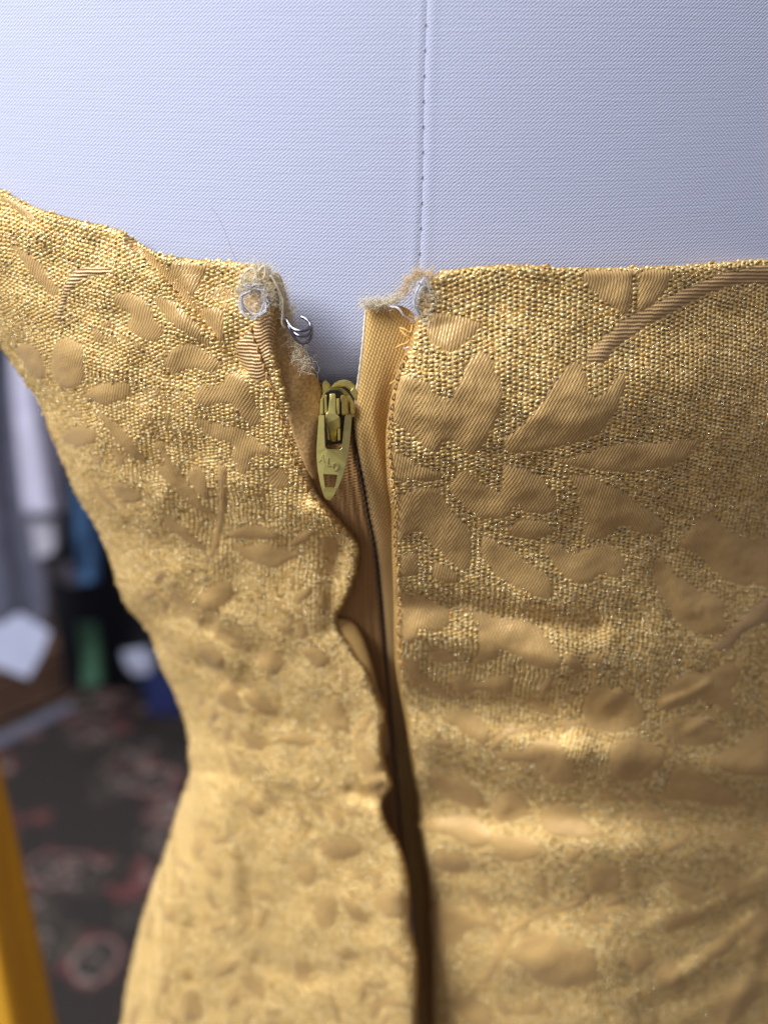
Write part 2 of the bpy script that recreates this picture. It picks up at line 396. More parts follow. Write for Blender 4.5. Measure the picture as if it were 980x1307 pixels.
def H_left(q):
    q = np.atleast_2d(np.asarray(q, float)); x, y = q[:, 0], q[:, 1]
    e = np.clip(zipx(y) - x, 0, None)
    H = 0.2 + 0.00008 * e + 0.034 * sm(y, 420, 1000) + 0.012 * sm(y, 1000, 1350) * 0
    ds = dist_poly(q, dL_left); H += 0.030 * (1 - np.sqrt(1 - np.clip(1 - ds / 75.0, 0, 1) ** 2))
    de = dist_poly(q, dL_right); H += 0.0022 * (1 - np.sqrt(1 - np.clip(1 - de / 13.0, 0, 1) ** 2)) + 0.004 * np.exp(-(de / 60.0)) * sm(y, 480, 700) * 0
    dt = dist_poly(q, dL_top); H += 0.0016 * (1 - np.sqrt(1 - np.clip(1 - dt / 9.0, 0, 1) ** 2))
    H += ridges(q, RL)
    H += 0.00055 * np.sin(x * 0.035 + y * 0.021) * np.sin(y * 0.041 - x * 0.013) + 0.0003 * np.sin(x * 0.083 - y * 0.05) * np.sin(y * 0.093 + x * 0.03)
    return H
RR = [([(520, 790), (650, 800), (800, 790)], 26, -0.6), ([(530, 842), (650, 850), (760, 850)], 26, 0.5), ([(520, 905), (640, 908), (780, 915)], 26, -1.9), ([(530, 955), (640, 962), (780, 968)], 28, 2.0), ([(560, 1024), (720, 1032), (1000, 1040)], 32, -2.6), ([(560, 1085), (720, 1090), (900, 1090)], 34, 0.9), ([(560, 1150), (680, 1160), (820, 1150)], 32, -1.8), ([(600, 1225), (700, 1230), (800, 1225)], 36, 1.0), ([(560, 500), (760, 500), (1000, 505)], 78, 4.0), ([(560, 690), (750, 690), (1000, 700)], 60, -2.0), ([(505, 768), (600, 774), (690, 792), (760, 800)], 14, -1.9), ([(540, 812), (640, 825), (720, 848)], 20, 2.2), ([(700, 820), (850, 850), (1000, 840)], 45, 1.2),
      ([(510, 875), (600, 895), (700, 900)], 13, -1.1), ([(530, 930), (620, 945), (740, 960)], 20, 1.2), ([(740, 955), (850, 975), (980, 980)], 22, 1.4), ([(535, 985), (600, 1005), (640, 1030)], 10, 1.1), ([(560, 1035), (700, 1042), (850, 1037), (1000, 1045)], 32, -1.1),
      ([(545, 1075), (620, 1082), (760, 1080), (900, 1085)], 26, 0.6), ([(550, 1110), (620, 1115)], 12, -1.0), ([(560, 1160), (620, 1180)], 14, 0.9), ([(650, 1230), (740, 1225), (780, 1240)], 26, 1.3),
      ([(840, 1175), (900, 1160), (980, 1120)], 12, 0.6), ([(830, 1195), (900, 1180), (985, 1150)], 13, -0.4), ([(800, 1275), (880, 1240), (990, 1190)], 15, 0.7), ([(820, 1290), (900, 1262), (990, 1215)], 13, -0.4), ([(870, 1300), (940, 1270), (1000, 1240)], 12, 0.6), ([(930, 1300), (960, 1240), (970, 1190)], 10, 0.7), ([(860, 1250), (910, 1215), (960, 1170)], 9, 0.7),
      ([(770, 900), (790, 885)], 10, 1.0), ([(850, 895), (880, 885), (900, 872)], 5, 0.7), ([(880, 930), (900, 920)], 6, 0.6), ([(840, 730), (860, 780), (900, 810)], 14, -1.0), ([(545, 1290), (600, 1285)], 14, -1.2)]
def H_right(q):
    q = np.atleast_2d(np.asarray(q, float)); x, y = q[:, 0], q[:, 1]
    H = 0.2 + 0.021 * np.clip((x - 640) / 360, 0, None) ** 2
    H += 0.022 * sm(y, 720, 1050) * np.exp(-((x - 500) / 190) ** 2) + 0.020 * np.clip((y - 540) / 600, 0, 1.4) * sm(y, 500, 760)
    de = dist_poly(q, dR_edge); w = 14 + 14 * sm(y, 780, 950)
    H += (0.0024 + 0.0045 * sm(y, 780, 1000)) * (1 - np.sqrt(1 - np.clip(1 - de / w, 0, 1) ** 2))
    dt = dist_poly(q, dR_top); H += 0.0018 * (1 - np.sqrt(1 - np.clip(1 - dt / 10.0, 0, 1) ** 2))
    H += ridges(q, RR)
    H += 0.00035 * np.sin(x * 0.031 + y * 0.019) * np.sin(y * 0.037 - x * 0.011) + 0.0002 * np.sin(x * 0.073 - y * 0.05) * np.sin(y * 0.083 + x * 0.03)
    return H
NECK = np.array(L_top, float)
def H_form(q):
    q = np.atleast_2d(np.asarray(q, float)); x, y = q[:, 0], q[:, 1]
    a = np.clip((560 - x) / 560, 0, None); b = np.clip((x - 560) / 560, 0, None)
    H = 0.2072 + 0.022 * a ** 2 + 0.021 * b ** 2 + 0.006 * np.clip((430 - y) / 430, 0, None) ** 1.5 + 0.10 * sm(y, 430, 1000)
    H += 0.010 * sm(-x, 0, 200) + 0.025 * sm(y - np.interp(x, NECK[:, 0], NECK[:, 1]), 8, 80) * sm(330 - x, 0, 60)
    return H

# ------------------------------------------------------------------ dress form (white padded torso)
form = empty('dress_form', label='white cotton covered dress form with a stitched centre back seam', cat='dress form')
F_form = Field(H_form, -320, 1320, -260, 1120, 10, 540, 60)
SEAM = [(548, -260), (546, -60), (545, 0), (543, 60), (541, 130), (540, 210), (538, 280), (535, 340), (530, 420), (522, 520), (520, 1100)]
sS = spline(SEAM, 6)
def H_form_seam(q):
    q = np.atleast_2d(q); d = dist_poly(q, sS)
    return H_form(q) + 0.00012 * np.exp(-(d / 2.2) ** 2) - 0.00008 * np.exp(-(np.abs(d - 8) / 6) ** 2)
polyA = np.concatenate([spline([(300, 1100), (300, 900), (250, 740), (150, 580), (60, 430), (-60, 330), (-320, 240)], 12)[:-1], spline([(-320, 240), (-320, -260), (548, -260)], 12)[:-1], sS])
polyB = np.concatenate([sS[::-1], spline([(548, -260), (1320, -260), (1320, 1100), (520, 1100)], 12)[1:-1]])
rings_form = ()
sheet('left_cover_panel', polyA, H_form_seam, 5.0, M_cover, form, F_form, rings_form)
sheet('right_cover_panel', polyB, H_form_seam, 5.0, M_cover, form, F_form, rings_form)
yy = 28.0
while yy < 345:
    x = np.interp(yy, sS[:, 1], sS[:, 0]) - 1.2
    q = np.array([(x, yy), (x - 0.4, yy + 2.2), (x - 0.9, yy + 4.2)])
    W = P(q[:, 0], q[:, 1], H_form_seam(q) - 0.00012)
    tubes('seam_stitch', [(W, 0.00009)], M_seam, form, 5)
    yy += 32.5

# ------------------------------------------------------------------ dress
dress = empty('brocade_dress', label='gold floral brocade dress with its back zipper open at the top', cat='dress')
F_L = Field(H_left, -130, 560, 170, 1548, 4, 352, 345)
F_R = Field(H_right, 470, 1410, 310, 1548, 5, 540, 345)

def ringsel_L(B, k, dh):
    sil = dist_poly(B, sL_left) < 2.0
    return np.where(sil, k * 6.0, k), np.where(sil, dh * 28, dh)
panelL = sheet('left_back_panel', POLY_L, H_left, 4.2, M_ground, dress, F_L, ((2, 0.0006), (9, 0.0022)), ringsel_L)
panelR = sheet('right_back_panel', POLY_R, H_right, 4.6, M_ground, dress, F_R, ((2, 0.0008), (9, 0.0022)))

LEAF_R = [
 "551,399 574,399 612,412 610,422 597,435 582,448 566,448 551,436 543,425 544,408",
 "507,485 520,478 547,486 556,502 566,507 576,503 585,486 597,463 614,446 628,458 638,483 643,503 640,522 632,540 625,555 612,574 601,581 588,574 578,564 568,564 556,578 545,572 528,558 510,545 500,535 499,510",
 "643,560 660,545 686,519 702,494 716,475 730,460 742,463 746,475 748,485 751,497 758,504 771,497 781,486 791,476 797,478 799,488 795,501 791,517 781,532 768,550 751,560 732,566 701,573 670,578 650,578 642,570",
 "743,346 772,343 809,343 808,353 806,386 799,402 786,394 763,381 748,363",
 "815,344 857,343 855,358 842,379 827,394 812,400 812,384 815,358",
 "709,586 738,578 763,570 801,564 837,564 873,560 896,559 883,578 873,588 845,598 814,602 781,603 745,598 722,594",
 "712,592 730,604 755,607 781,619 806,634 832,652 847,672 842,681 819,683 794,672 781,683 761,690 745,685 745,665 740,640 733,622 722,608",
 "597,598 607,609 623,619 638,624 641,609 643,593 669,596 689,606 702,624 712,639 709,652 694,657 674,655 658,649 648,660 628,663 610,661 595,649 579,634 572,619 582,604",
 "646,675 663,662 689,662 709,675 694,685 674,689 656,685",
 "497,568 516,581 541,593 566,604 561,611 536,615 508,614 499,603",
 "508,632 536,621 559,621 569,637 584,655 597,672 602,693 602,718 592,729 572,716 551,695 533,678 516,688 505,695 504,672 506,652",
 "510,711 531,703 536,723 531,734 513,736 509,729",
 "554,716 572,723 587,736 582,744 561,745 551,734",
 "615,685 635,690 658,701 674,716 694,729 707,749 702,767 684,762 653,749 628,729 615,708",
 "691,700 712,692 730,703 752,698 771,693 791,701 799,723 786,739 768,734 750,746 730,744 718,735 706,720",
 "880,672 893,657 909,646 916,660 934,675 949,685 985,693 985,749 960,746 934,746 909,729 888,708 865,695",
 "832,721 845,708 860,726 878,741 898,754 914,754 926,772 924,787 930,800 915,812 893,811 874,803 858,790 850,770 838,755",
 "582,772 605,778 630,785 660,790 679,793 699,813 720,849 689,854 658,839 643,831 633,839 612,849 600,846 610,826 607,795",
 "512,762 535,757 560,770 575,782 569,803 551,808 536,806 535,818 514,820 510,790",
 "546,831 567,826 584,839 579,846 554,845",
 "512,839 536,844 538,857 556,872 577,887 567,892 541,879 517,864",
 "574,864 592,859 605,869 628,862 653,859 656,877 643,887 612,882 592,887 577,880",
 "564,918 580,905 597,905 623,928 620,955 602,943 582,930",
 "628,962 650,956 668,955 689,941 714,946 727,969 740,994 714,1002 694,997 679,976 640,972",
 "548,985 585,990 610,1005 618,1020 612,1034 592,1030 560,1012",
 "629,1022 645,1008 662,1010 678,1034 665,1047 632,1050",
 "535,1050 586,1041 622,1056 628,1077 601,1083 573,1068 545,1065",
 "690,1034 733,1028 751,1050 775,1068 733,1071 696,1065",
 "635,1065 684,1071 690,1093 653,1102 632,1090",
 "552,1090 586,1087 604,1108 583,1117 552,1108",
 "751,1105 775,1099 794,1114 791,1135 763,1142 745,1139",
 "549,1160 586,1157 622,1175 632,1187 601,1187 580,1209 555,1194",
 "647,1221 671,1194 714,1190 724,1206 757,1209 763,1252 720,1261 684,1255 665,1236",
 "580,1270 616,1276 632,1304 610,1315 592,1304",
 "745,892 758,874 781,877 804,882 822,902 824,920 801,933 776,936 748,928",
 "778,951 806,938 837,948 850,964 840,984 814,999 786,994 776,974",
 "837,890 852,872 873,859 903,857 924,844 942,849 944,869 934,882 942,902 939,918 914,902 893,895 873,902 842,908",
 "840,928 863,915 896,913 916,928 924,943 906,951 878,953 852,946",
 "906,964 934,953 952,938 985,930 985,987 954,992 924,987 914,979",
 "863,974 888,979 914,997 932,1004 947,1025 909,1030 873,1022 845,1022 852,992",
 "796,1031 851,1034 864,1044 818,1050",
 "839,1077 864,1068 876,1056 891,1059 870,1080 851,1090",
 "900,1053 925,1056 952,1065 949,1080 925,1074",
 "854,1117 870,1123 906,1142 900,1154 879,1154 861,1139",
 "916,1117 949,1117 978,1126 943,1142 934,1154 919,1139",
 "845,1175 876,1160 913,1157 891,1178 864,1188 848,1194",
 "802,1209 827,1209 833,1230 812,1246 802,1230",
 "836,1236 857,1224 873,1243 864,1261 836,1264",
 "894,1212 925,1190 940,1194 931,1218 906,1224",
 "940,1180 962,1165 985,1168 985,1200 960,1205",
 "905,1290 930,1262 960,1250 975,1262 955,1290 930,1310"]
STEM_R = ["745,458 758,440 781,419 806,401 832,387 863,372 896,357 929,345 985,336 985,361 954,363 929,366 893,381 863,397 832,412 812,427 786,445 768,463",
 "985,760 985,790 950,808 930,828 908,834 905,822 925,805 945,787 960,772"]
SSTEM_R = ["623,955 640,935 670,925 740,918 742,927 672,934 648,943 632,961",
 "600,1128 612,1140 630,1165 642,1190 660,1175 690,1160 730,1150 748,1136 752,1142 734,1160 692,1172 664,1190 648,1212 630,1250 616,1262 612,1254 626,1226 632,1204 618,1172 598,1140"]
LEAF_L = [
 "-6,250 15,252 36,265 46,281 38,286 26,273 10,261",
 "3,299 15,309 36,322 54,337 66,355 77,373 71,380 51,365 36,347 23,329 10,312",
 "143,378 163,373 184,380 194,395 197,405 209,419 207,431 194,437 173,429 163,416 166,401 150,393",
 "196,379 211,379 232,394 252,415 270,438 265,442 242,430 221,415 206,399",
 "168,312 185,318 200,330 227,356 250,385 262,402 245,392 225,372 198,342 177,324",
 "219,334 239,332 267,336 262,351 255,366 244,379 229,361 216,345",
 "255,394 278,392 285,402 288,425 283,438 270,420 257,405",
 "211,456 227,440 247,440 270,451 283,463 272,476 252,471 234,473 224,479 211,468",
 "247,502 257,489 280,489 295,473 313,484 328,517 333,537 322,545 311,535 302,523 290,516 264,520 249,516",
 "238,528 264,536 307,546 322,556 348,574 345,582 325,582 320,600 307,605 294,584 297,569 271,559 251,543",
 "343,597 363,599 373,617 366,625 345,622",
 "200,597 218,589 233,610 248,622 261,643 277,653 264,658 243,645 223,625 205,607",
 "251,592 261,602 269,628 264,640 248,625 238,607",
 "205,648 231,666 261,694 259,704 233,689 210,668",
 "289,681 305,671 333,668 358,679 356,689 333,689 302,689",
 "294,696 320,694 338,691 363,699 391,702 389,709 366,717 353,726 330,722 310,712",
 "20,440 43,438 57,460 60,482 45,482 27,464",
 "68,440 90,430 107,445 110,480 97,496 79,496 66,480",
 "105,505 122,491 143,488 166,488 168,506 151,514 135,518 115,511",
 "115,519 135,529 158,547 173,565 189,588 184,593 163,580 143,557 128,537",
 "143,565 153,572 163,590 153,598 145,588",
 "82,514 94,521 110,532 99,534 87,527",
 "77,552 102,542 125,547 122,565 102,572 82,565",
 "115,585 125,578 135,588 128,595",
 "138,616 153,613 173,621 184,636 166,644 148,634",
 "196,567 209,560 214,578 224,593 242,616 250,639 230,634 214,616 202,603 209,590",
 "115,603 133,626 153,651 145,651 122,629",
 "211,744 232,759 252,782 265,792 252,797 232,782 217,762",
 "255,759 275,744 296,744 298,762 283,777 262,782 252,772",
 "268,800 288,802 308,815 324,825 316,833 293,825 275,813",
 "250,823 273,823 288,843 278,856 257,843",
 "326,838 342,828 357,833 365,848 349,864 334,856",
 "275,884 293,869 313,876 303,887 313,905 306,912 283,902",
 "308,879 329,884 349,899 359,912 334,912 316,899",
 "204,815 224,831 242,843 234,848 214,833",
 "384,828 407,825 422,843 412,853 394,845",
 "410,909 428,889 435,889 448,924 443,935 417,927",
 "298,928 323,933 341,946 334,961 321,956 306,941",
 "349,943 380,933 410,945 390,955 375,953",
 "290,959 303,976 311,994 295,984",
 "308,1022 329,1020 339,1035 331,1043 316,1035",
 "334,989 349,1015 375,1050 360,1043 341,1017",
 "370,1010 387,1038 400,1062 380,1043",
 "406,1083 427,1070 459,1075 459,1091 438,1099 417,1094",
 "374,1110 401,1102 406,1123 390,1133",
 "399,1162 409,1144 427,1142 432,1167 427,1182 414,1188 402,1177",
 "430,1137 448,1149 471,1172 463,1180 442,1165",
 "478,1147 504,1134 519,1144 519,1170 493,1172",
 "425,1218 442,1208 463,1221 442,1226",
 "376,1226 397,1233 409,1233 397,1244 409,1246 399,1256 379,1251",
 "417,1256 430,1277 437,1305 427,1305",
 "262,1103 275,1098 285,1108 283,1121 268,1119",
 "206,1162 224,1159 222,1177 209,1177",
 "234,1272 247,1261 262,1290 250,1305 232,1302",
 "214,1228 219,1254 209,1279 205,1260",
 "186,1170 198,1165 192,1195 185,1206",
 "265,1129 278,1159 270,1162 260,1139",
 "166,1290 182,1279 176,1305 162,1312",
 "460,950 475,962 492,990 480,1010 468,1000 460,975"]
STEM_L = ["107,340 135,340 138,349 112,355 97,365 87,380 79,408 70,408 74,388 82,363 92,347",
 "300,442 313,426 340,398 350,412 349,445 344,474 330,488 318,480 306,462"]
SSTEM_L = ["277,595 288,598 290,650 282,690 270,718 262,715 272,680 278,640"]

def parse(s): return np.array([[float(a) for a in p.split(',')] for p in s.split()])
def leaf(name, s, Hf, field, mat_, parent, puff, spacing, rough=0.8):
    o = spline(parse(s), 3.0, True)
    puff = puff * (1 + (1.1 if o[:, 0].mean() < 510 else 0.0) * sm(o[:, 1].mean(), 560, 900))
    o = o + rng.normal(0, rough, o.shape)
    V, F, loop = cdt(o, spacing)
    W, tx, ty, nn = frame(V, Hf)
    d = dist_poly(V, o, True); ph0 = rng.uniform(0, 50); amp_ = puff * 1.2
    nz_ = np.array([amp_ * noise.noise((a * 0.028 + ph0, b_ * 0.04, ph0)) + 0.00016 * noise.noise((a * 0.16, b_ * 0.11 + ph0, 3.0)) for a, b_ in V])
    hgt = 0.0 + 0.00016 * np.clip(d / 2.5, 0, 1) + puff * (1 - np.exp(-d / 11.0)) + nz_ * np.clip(d / 14, 0, 1)
    W = W + nn * hgt[:, None]
    mesh_obj(name, W, [t[::-1] for t in F], mat_, parent, True, field.uv(V))
    return o
outR, outL = [], []
for i, s in enumerate(LEAF_R): outR.append(leaf('leaf_motif', s, H_right, F_R, (M_satin, M_satin2)[i % 3 == 0], panelR, 0.00038, 4.0))
for s in STEM_R: outR.append(leaf('ribbed_stem', s, H_right, F_R, M_rib, panelR, 0.00042, 4.0))
for s in SSTEM_R: outR.append(leaf('leaf_stem', s, H_right, F_R, M_satin2, panelR, 0.0004, 4.0))
for i, s in enumerate(LEAF_L): outL.append(leaf('leaf_motif', s, H_left, F_L, (M_satin, M_satin2)[i % 3 == 0], panelL, 0.00028, 4.0))
for s in STEM_L: outL.append(leaf('ribbed_stem', s, H_left, F_L, M_rib, panelL, 0.00042, 3.5))
for s in SSTEM_L: outL.append(leaf('leaf_stem', s, H_left, F_L, M_satin2, panelL, 0.0004, 4.0))

def more_leaves(n, box, poly, outs, Hf, field, parent, puff, sz, seed):
    """further motifs of the same cloth where the pattern runs on between the traced ones"""
    rn = np.random.default_rng(seed); made = 0; tries = 0
    X0, X1, Y0, Y1 = int(box[0]) - 40, int(box[1]) + 40, int(box[2]) - 40, int(box[3]) + 40
    gx, gy = np.meshgrid(np.arange(X0, X1), np.arange(Y0, Y1)); sh = gx.shape; g = np.stack([gx.ravel(), gy.ravel()], -1).astype(float)
    pp = poly[::3]; occ = ~inside(g, pp).reshape(sh)
    def grow(m, k):
        m = m.copy()
        for _ in range(k):
            m2 = m.copy(); m2[1:] |= m[:-1]; m2[:-1] |= m[1:]; m2[:, 1:] |= m[:, :-1]; m2[:, :-1] |= m[:, 1:]; m = m2
        return m
    occ = grow(occ, 9)
    def mark(o, k):
        a0, b0 = (o.min(0) - 8).astype(int) - [X0, Y0]; a1, b1 = (o.max(0) + 8).astype(int) - [X0, Y0]
        a0, a1 = max(a0, 0), min(a1, sh[1]); b0, b1 = max(b0, 0), min(b1, sh[0])
        if a1 <= a0 or b1 <= b0: return
        sub = np.stack([gx[b0:b1, a0:a1].ravel(), gy[b0:b1, a0:a1].ravel()], -1).astype(float)
        occ[b0:b1, a0:a1] |= grow(inside(sub, o).reshape(b1 - b0, a1 - a0), k)
    for o in outs: mark(o, 1)
    def free(o):
        c = o.mean(0); tp = np.concatenate([c + (o - c) * k for k in (0.3, 0.6, 0.9)]).astype(int) - [X0, Y0]
        return not ((tp < 0).any() or (tp[:, 0] >= sh[1]).any() or (tp[:, 1] >= sh[0]).any() or occ[tp[:, 1], tp[:, 0]].any())
    def put(name, o, pf, k):
        o2 = leaf(name, ' '.join('%.1f,%.1f' % tuple(v_) for v_ in o), Hf, field, (M_satin, M_satin2)[k % 2], parent, pf, 4.0)
        outs.append(o2); mark(o2, 1)
    while made < n and tries < 3000:
        tries += 1
        c = np.array([rn.uniform(box[0], box[1]), rn.uniform(box[2], box[3])]); a = rn.uniform(0, 6.28); cv = rn.normal(0, 0.010)
        ln = rn.uniform(*sz); pts = [c]; aa = a; st_ = 4.0
        for _ in range(int(ln * 2.4 / st_)): aa += cv * st_; pts.append(pts[-1] + st_ * np.array([math.cos(aa), math.sin(aa)]))
        pts = np.array(pts); tg = np.gradient(pts, axis=0); tg /= np.linalg.norm(tg, axis=1, keepdims=True); nr = np.stack([-tg[:, 1], tg[:, 0]], -1)
        stem = np.concatenate([pts + nr * 2.6, (pts - nr * 2.6)[::-1]])[::2]
        tpt = pts.astype(int) - [X0, Y0]
        if (tpt < 0).any() or (tpt[:, 0] >= sh[1]).any() or (tpt[:, 1] >= sh[0]).any() or occ[tpt[:, 1], tpt[:, 0]].mean() > 0.12: continue
        got = 0
        for q_, side in ((0.15, 1), (0.3, -1), (0.48, 1), (0.62, -1), (0.8, 1), (0.97, 0)):
            i_ = int(q_ * (len(pts) - 1)); d0 = math.atan2(tg[i_, 1], tg[i_, 0]) + side * rn.uniform(0.65, 1.0)
            l_ = ln * rn.uniform(0.75, 1.15); w_ = l_ * rn.uniform(0.38, 0.55)
            t = np.linspace(0, 1, 8); pr = np.sin(math.pi * t ** 0.85) ** 0.8; bn = rn.normal(0, 0.10) * l_
            up = np.stack([t * l_, w_ / 2 * pr + bn * t * t], -1); dn_ = np.stack([t * l_, -w_ / 2 * pr + bn * t * t], -1)[::-1]
            o = np.concatenate([up, dn_[1:-1]]); o = np.stack([o[:, 0] * math.cos(d0) - o[:, 1] * math.sin(d0), o[:, 0] * math.sin(d0) + o[:, 1] * math.cos(d0)], -1) + pts[i_] + 3.0 * np.array([math.cos(d0), math.sin(d0)])
            if free(o): put('leaf_motif', o, puff, got); got += 1
        if got: put('leaf_stem', stem, puff * 0.6, 1); made += 1
more_leaves(16, (150, 525, 600, 1300), POLY_L, outL, H_left, F_L, panelL, 0.00026, (30, 46), 11)
more_leaves(5, (10, 300, 280, 600), POLY_L, outL, H_left, F_L, panelL, 0.00022, (20, 28), 12)
more_leaves(9, (545, 975, 850, 1300), POLY_R, outR, H_right, F_R, panelR, 0.00030, (36, 52), 13)

# metallic floats of the ground weave: every float a small bent dome of its own
def floats(name, poly, outs, Hf, field, box, parent, tilt, shift_px, gap_dark):
    st = 0.55
    gx, gy = np.meshgrid(np.arange(box[0], box[1], st), np.arange(box[2], box[3], st))
    q = np.stack([gx.ravel(), gy.ravel()], -1)
    uv = field.uv(q); pu, pv = 0.00126, 0.00096
    uu = uv[:, 0] + 0.00012 * np.sin(uv[:, 1] * 700) ; vv = uv[:, 1] + 0.10 * uv[:, 0] * tilt + 0.0003 * np.sin(uv[:, 0] * 260)
    i = np.floor(uu / pu); off = (i % 2) * 0.5
    j = np.floor(vv / pv - off)
    du = uu / pu - i - 0.5; dv = vv / pv - off - j - 0.5
    key = (i - i.min()).astype(np.int64) * 100000 + (j - j.min()).astype(np.int64)
    order = np.lexsort((du * du + dv * dv, key)); ks = key[order]
    first = np.r_[True, ks[1:] != ks[:-1]]
    q = q[order][first]; r2 = (du * du + dv * dv)[order][first]
    q = q[r2 < 0.12]
    q = q[inside(q, poly)]
    q = q[np.minimum(dist_poly(q, sR_edge), dist_poly(q, sL_right)) > 5.0]
    m = np.ones(len(q), bool)
    for o in outs:
        bb = (q[:, 0] > o[:, 0].min()) & (q[:, 0] < o[:, 0].max()) & (q[:, 1] > o[:, 1].min()) & (q[:, 1] < o[:, 1].max()) & m
        ix = np.nonzero(bb)[0]
        if len(ix):
            ins = inside(q[ix], o); ii = ix[ins]
            if len(ii): m[ii[dist_poly(q[ii], o, True) > 1.8]] = False
    q = q[m]
    n = len(q); Vs, F4s, F3s, ms = [], [], [], []; vb = 0
    def domes(q, rot, rsd, tsd, hx, hy, hz, lift, mi, K, rad):
        nonlocal vb
        W, tx, ty, nn = frame(q, Hf); n = len(q)
        a = rng.normal(rot, rsd, n)[:, None]
        ex = tx * np.cos(a) - ty * np.sin(a); ey = np.cross(nn, ex)
        t1 = rng.normal(0, 1, n)[:, None] * tsd; t2 = rng.normal(0, 1, n)[:, None] * tsd * 0.8
        n2 = nn + ex * t2 + ey * t1; n2 /= np.linalg.norm(n2, axis=1, keepdims=True)
        ex = ex - n2 * np.sum(ex * n2, 1, keepdims=True); ex /= np.linalg.norm(ex, axis=1, keepdims=True); ey = np.cross(n2, ex)
        sx = (hx * rng.uniform(0.78, 1.18, n))[:, None]; sy = (hy * rng.uniform(0.75, 1.2, n))[:, None]; sz = (hz * rng.uniform(0.7, 1.3, n))[:, None]
        W = W + nn * lift; vs = []; R = len(rad)
        for (r_, z) in rad:
            for k in range(K):
                th = 2 * math.pi * k / K
                vs.append(W + ex * sx * r_ * math.cos(th) + ey * sy * r_ * math.sin(th) + n2 * sz * z)
        vs.append(W + n2 * sz)
        V = np.stack(vs, 1); nv = V.shape[1]
        f4 = np.array([[r * K + k, r * K + (k + 1) % K, (r + 1) * K + (k + 1) % K, (r + 1) * K + k] for r in range(R - 1) for k in range(K)])
        f3 = np.array([[(R - 1) * K + k, (R - 1) * K + (k + 1) % K, R * K] for k in range(K)])
        base = (np.arange(n) * nv)[:, None, None] + vb
        Vs.append(V.reshape(-1, 3)); vb += n * nv
        F4s.append((f4[None] + base).reshape(-1, 4)); F3s.append((f3[None] + base).reshape(-1, 3)); ms.append(mi)
    jit = lambda sd: rng.normal(0, sd, q.shape)
    full = ((1.0, -0.6), (0.84, 0.42), (0.48, 0.86))
    # low bed between the cords
    bed = q.copy(); bed[:, 0] += shift_px[0]
    domes(bed + jit(0.5), 0.1 * tilt, 0.25, 0.07, 0.00040, 0.00052, 0.00010, -0.00002, 0, 8, full)
    # gold floats stacked into vertical cords
    domes(q + jit(0.35), 0.24 * tilt, 0.24, 0.10, 0.00062, 0.00039, 0.00017, 0.00004, 0, 9, full)
    # dark dashes painting the shade in the gaps between one float and the next
    yf = np.clip((q[:, 1] - 330) / 500, 0, 1)
    m2 = rng.random(n) < gap_dark * (1 - 0.3 * yf)
    pd = (q + jit(0.4)); pd[:, 1] += shift_px[1]
    domes(pd[m2], 0.30 * tilt, 0.16, 0.05, 0.00046, 0.00011, 0.00010, 0.00016, 1, 7, ((1.0, -0.5), (0.8, 0.5)))
    # bright metallic slivers added over the weave as glints
    m3 = rng.random(n) < 0.30 + 0.25 * yf
    domes((q + jit(2.0))[m3], 0.3, 0.6, 0.45, 0.00026, 0.00010, 0.00009, 0.00026, 2, 6, ((1.0, -0.4), (0.8, 0.5)))
    me = bpy.data.meshes.new(name); V = np.concatenate(Vs)
    me.vertices.add(len(V)); me.vertices.foreach_set('co', V.astype(np.float32).ravel())
    A4 = np.concatenate(F4s); A3 = np.concatenate(F3s)
    me.loops.add(A4.size + A3.size); me.loops.foreach_set('vertex_index', np.concatenate([A4.ravel(), A3.ravel()]).astype(np.int32))
    me.polygons.add(len(A4) + len(A3))
    me.polygons.foreach_set('loop_start', np.concatenate([np.arange(len(A4)) * 4, A4.size + np.arange(len(A3)) * 3]).astype(np.int32))
    me.polygons.foreach_set('use_smooth', np.ones(len(me.polygons), bool))
    for mm in (M_gold, M_gap_shade, M_glint): me.materials.append(mm)
    me.polygons.foreach_set('material_index', np.concatenate([np.full(len(f), m_) for f, m_ in zip(F4s, ms)] + [np.full(len(f), m_) for f, m_ in zip(F3s, ms)]).astype(np.int32))
    me.update(calc_edges=True); me.validate()
    o = bpy.data.objects.new(name, me); col.objects.link(o); o.parent = parent; o['kind'] = 'stuff'
    print('floats', name, n, len(me.polygons))
    return o
floats('metallic_floats', POLY_R, outR, H_right, F_R, (485, 1090, 318, 1400), panelR, 1.0, (3.7, 2.8), 0.66)
floats('metallic_floats', POLY_L, outL, H_left, F_L, (-70, 545, 205, 1400), panelL, 0.6, (2.6, 2.4), 0.14)

# rows of stitching along both folded edges
def stitching(name, pts, Hf, parent, ln=10.0, gap=2.5, r=0.00024, lift=0.0009):
    s = spline(pts, 1.0); i = 0; lines = []
    while i + ln < len(s):
        q = s[int(i):int(i + ln)]
        W, tx, ty, nn = frame(q, Hf)
        k = np.linspace(0, math.pi, len(q)); W = W + nn * (lift * (0.25 + 0.75 * np.sin(k)))[:, None]
        lines.append((W[::2], r)); i += ln + gap
    return tubes(name, lines, M_stitch, parent, 5)
stitching('topstitching', [(322, 418), (331, 445), (341, 475), (354, 515), (366, 555), (380, 595), (396, 630), (415, 655), (436, 680)], H_left, panelL)
stitching('topstitching', [(520, 455), (510, 480), (502, 520), (498, 560), (501, 600), (506, 645), (505, 690), (509, 735), (510, 800), (514, 860)], H_right, panelR)

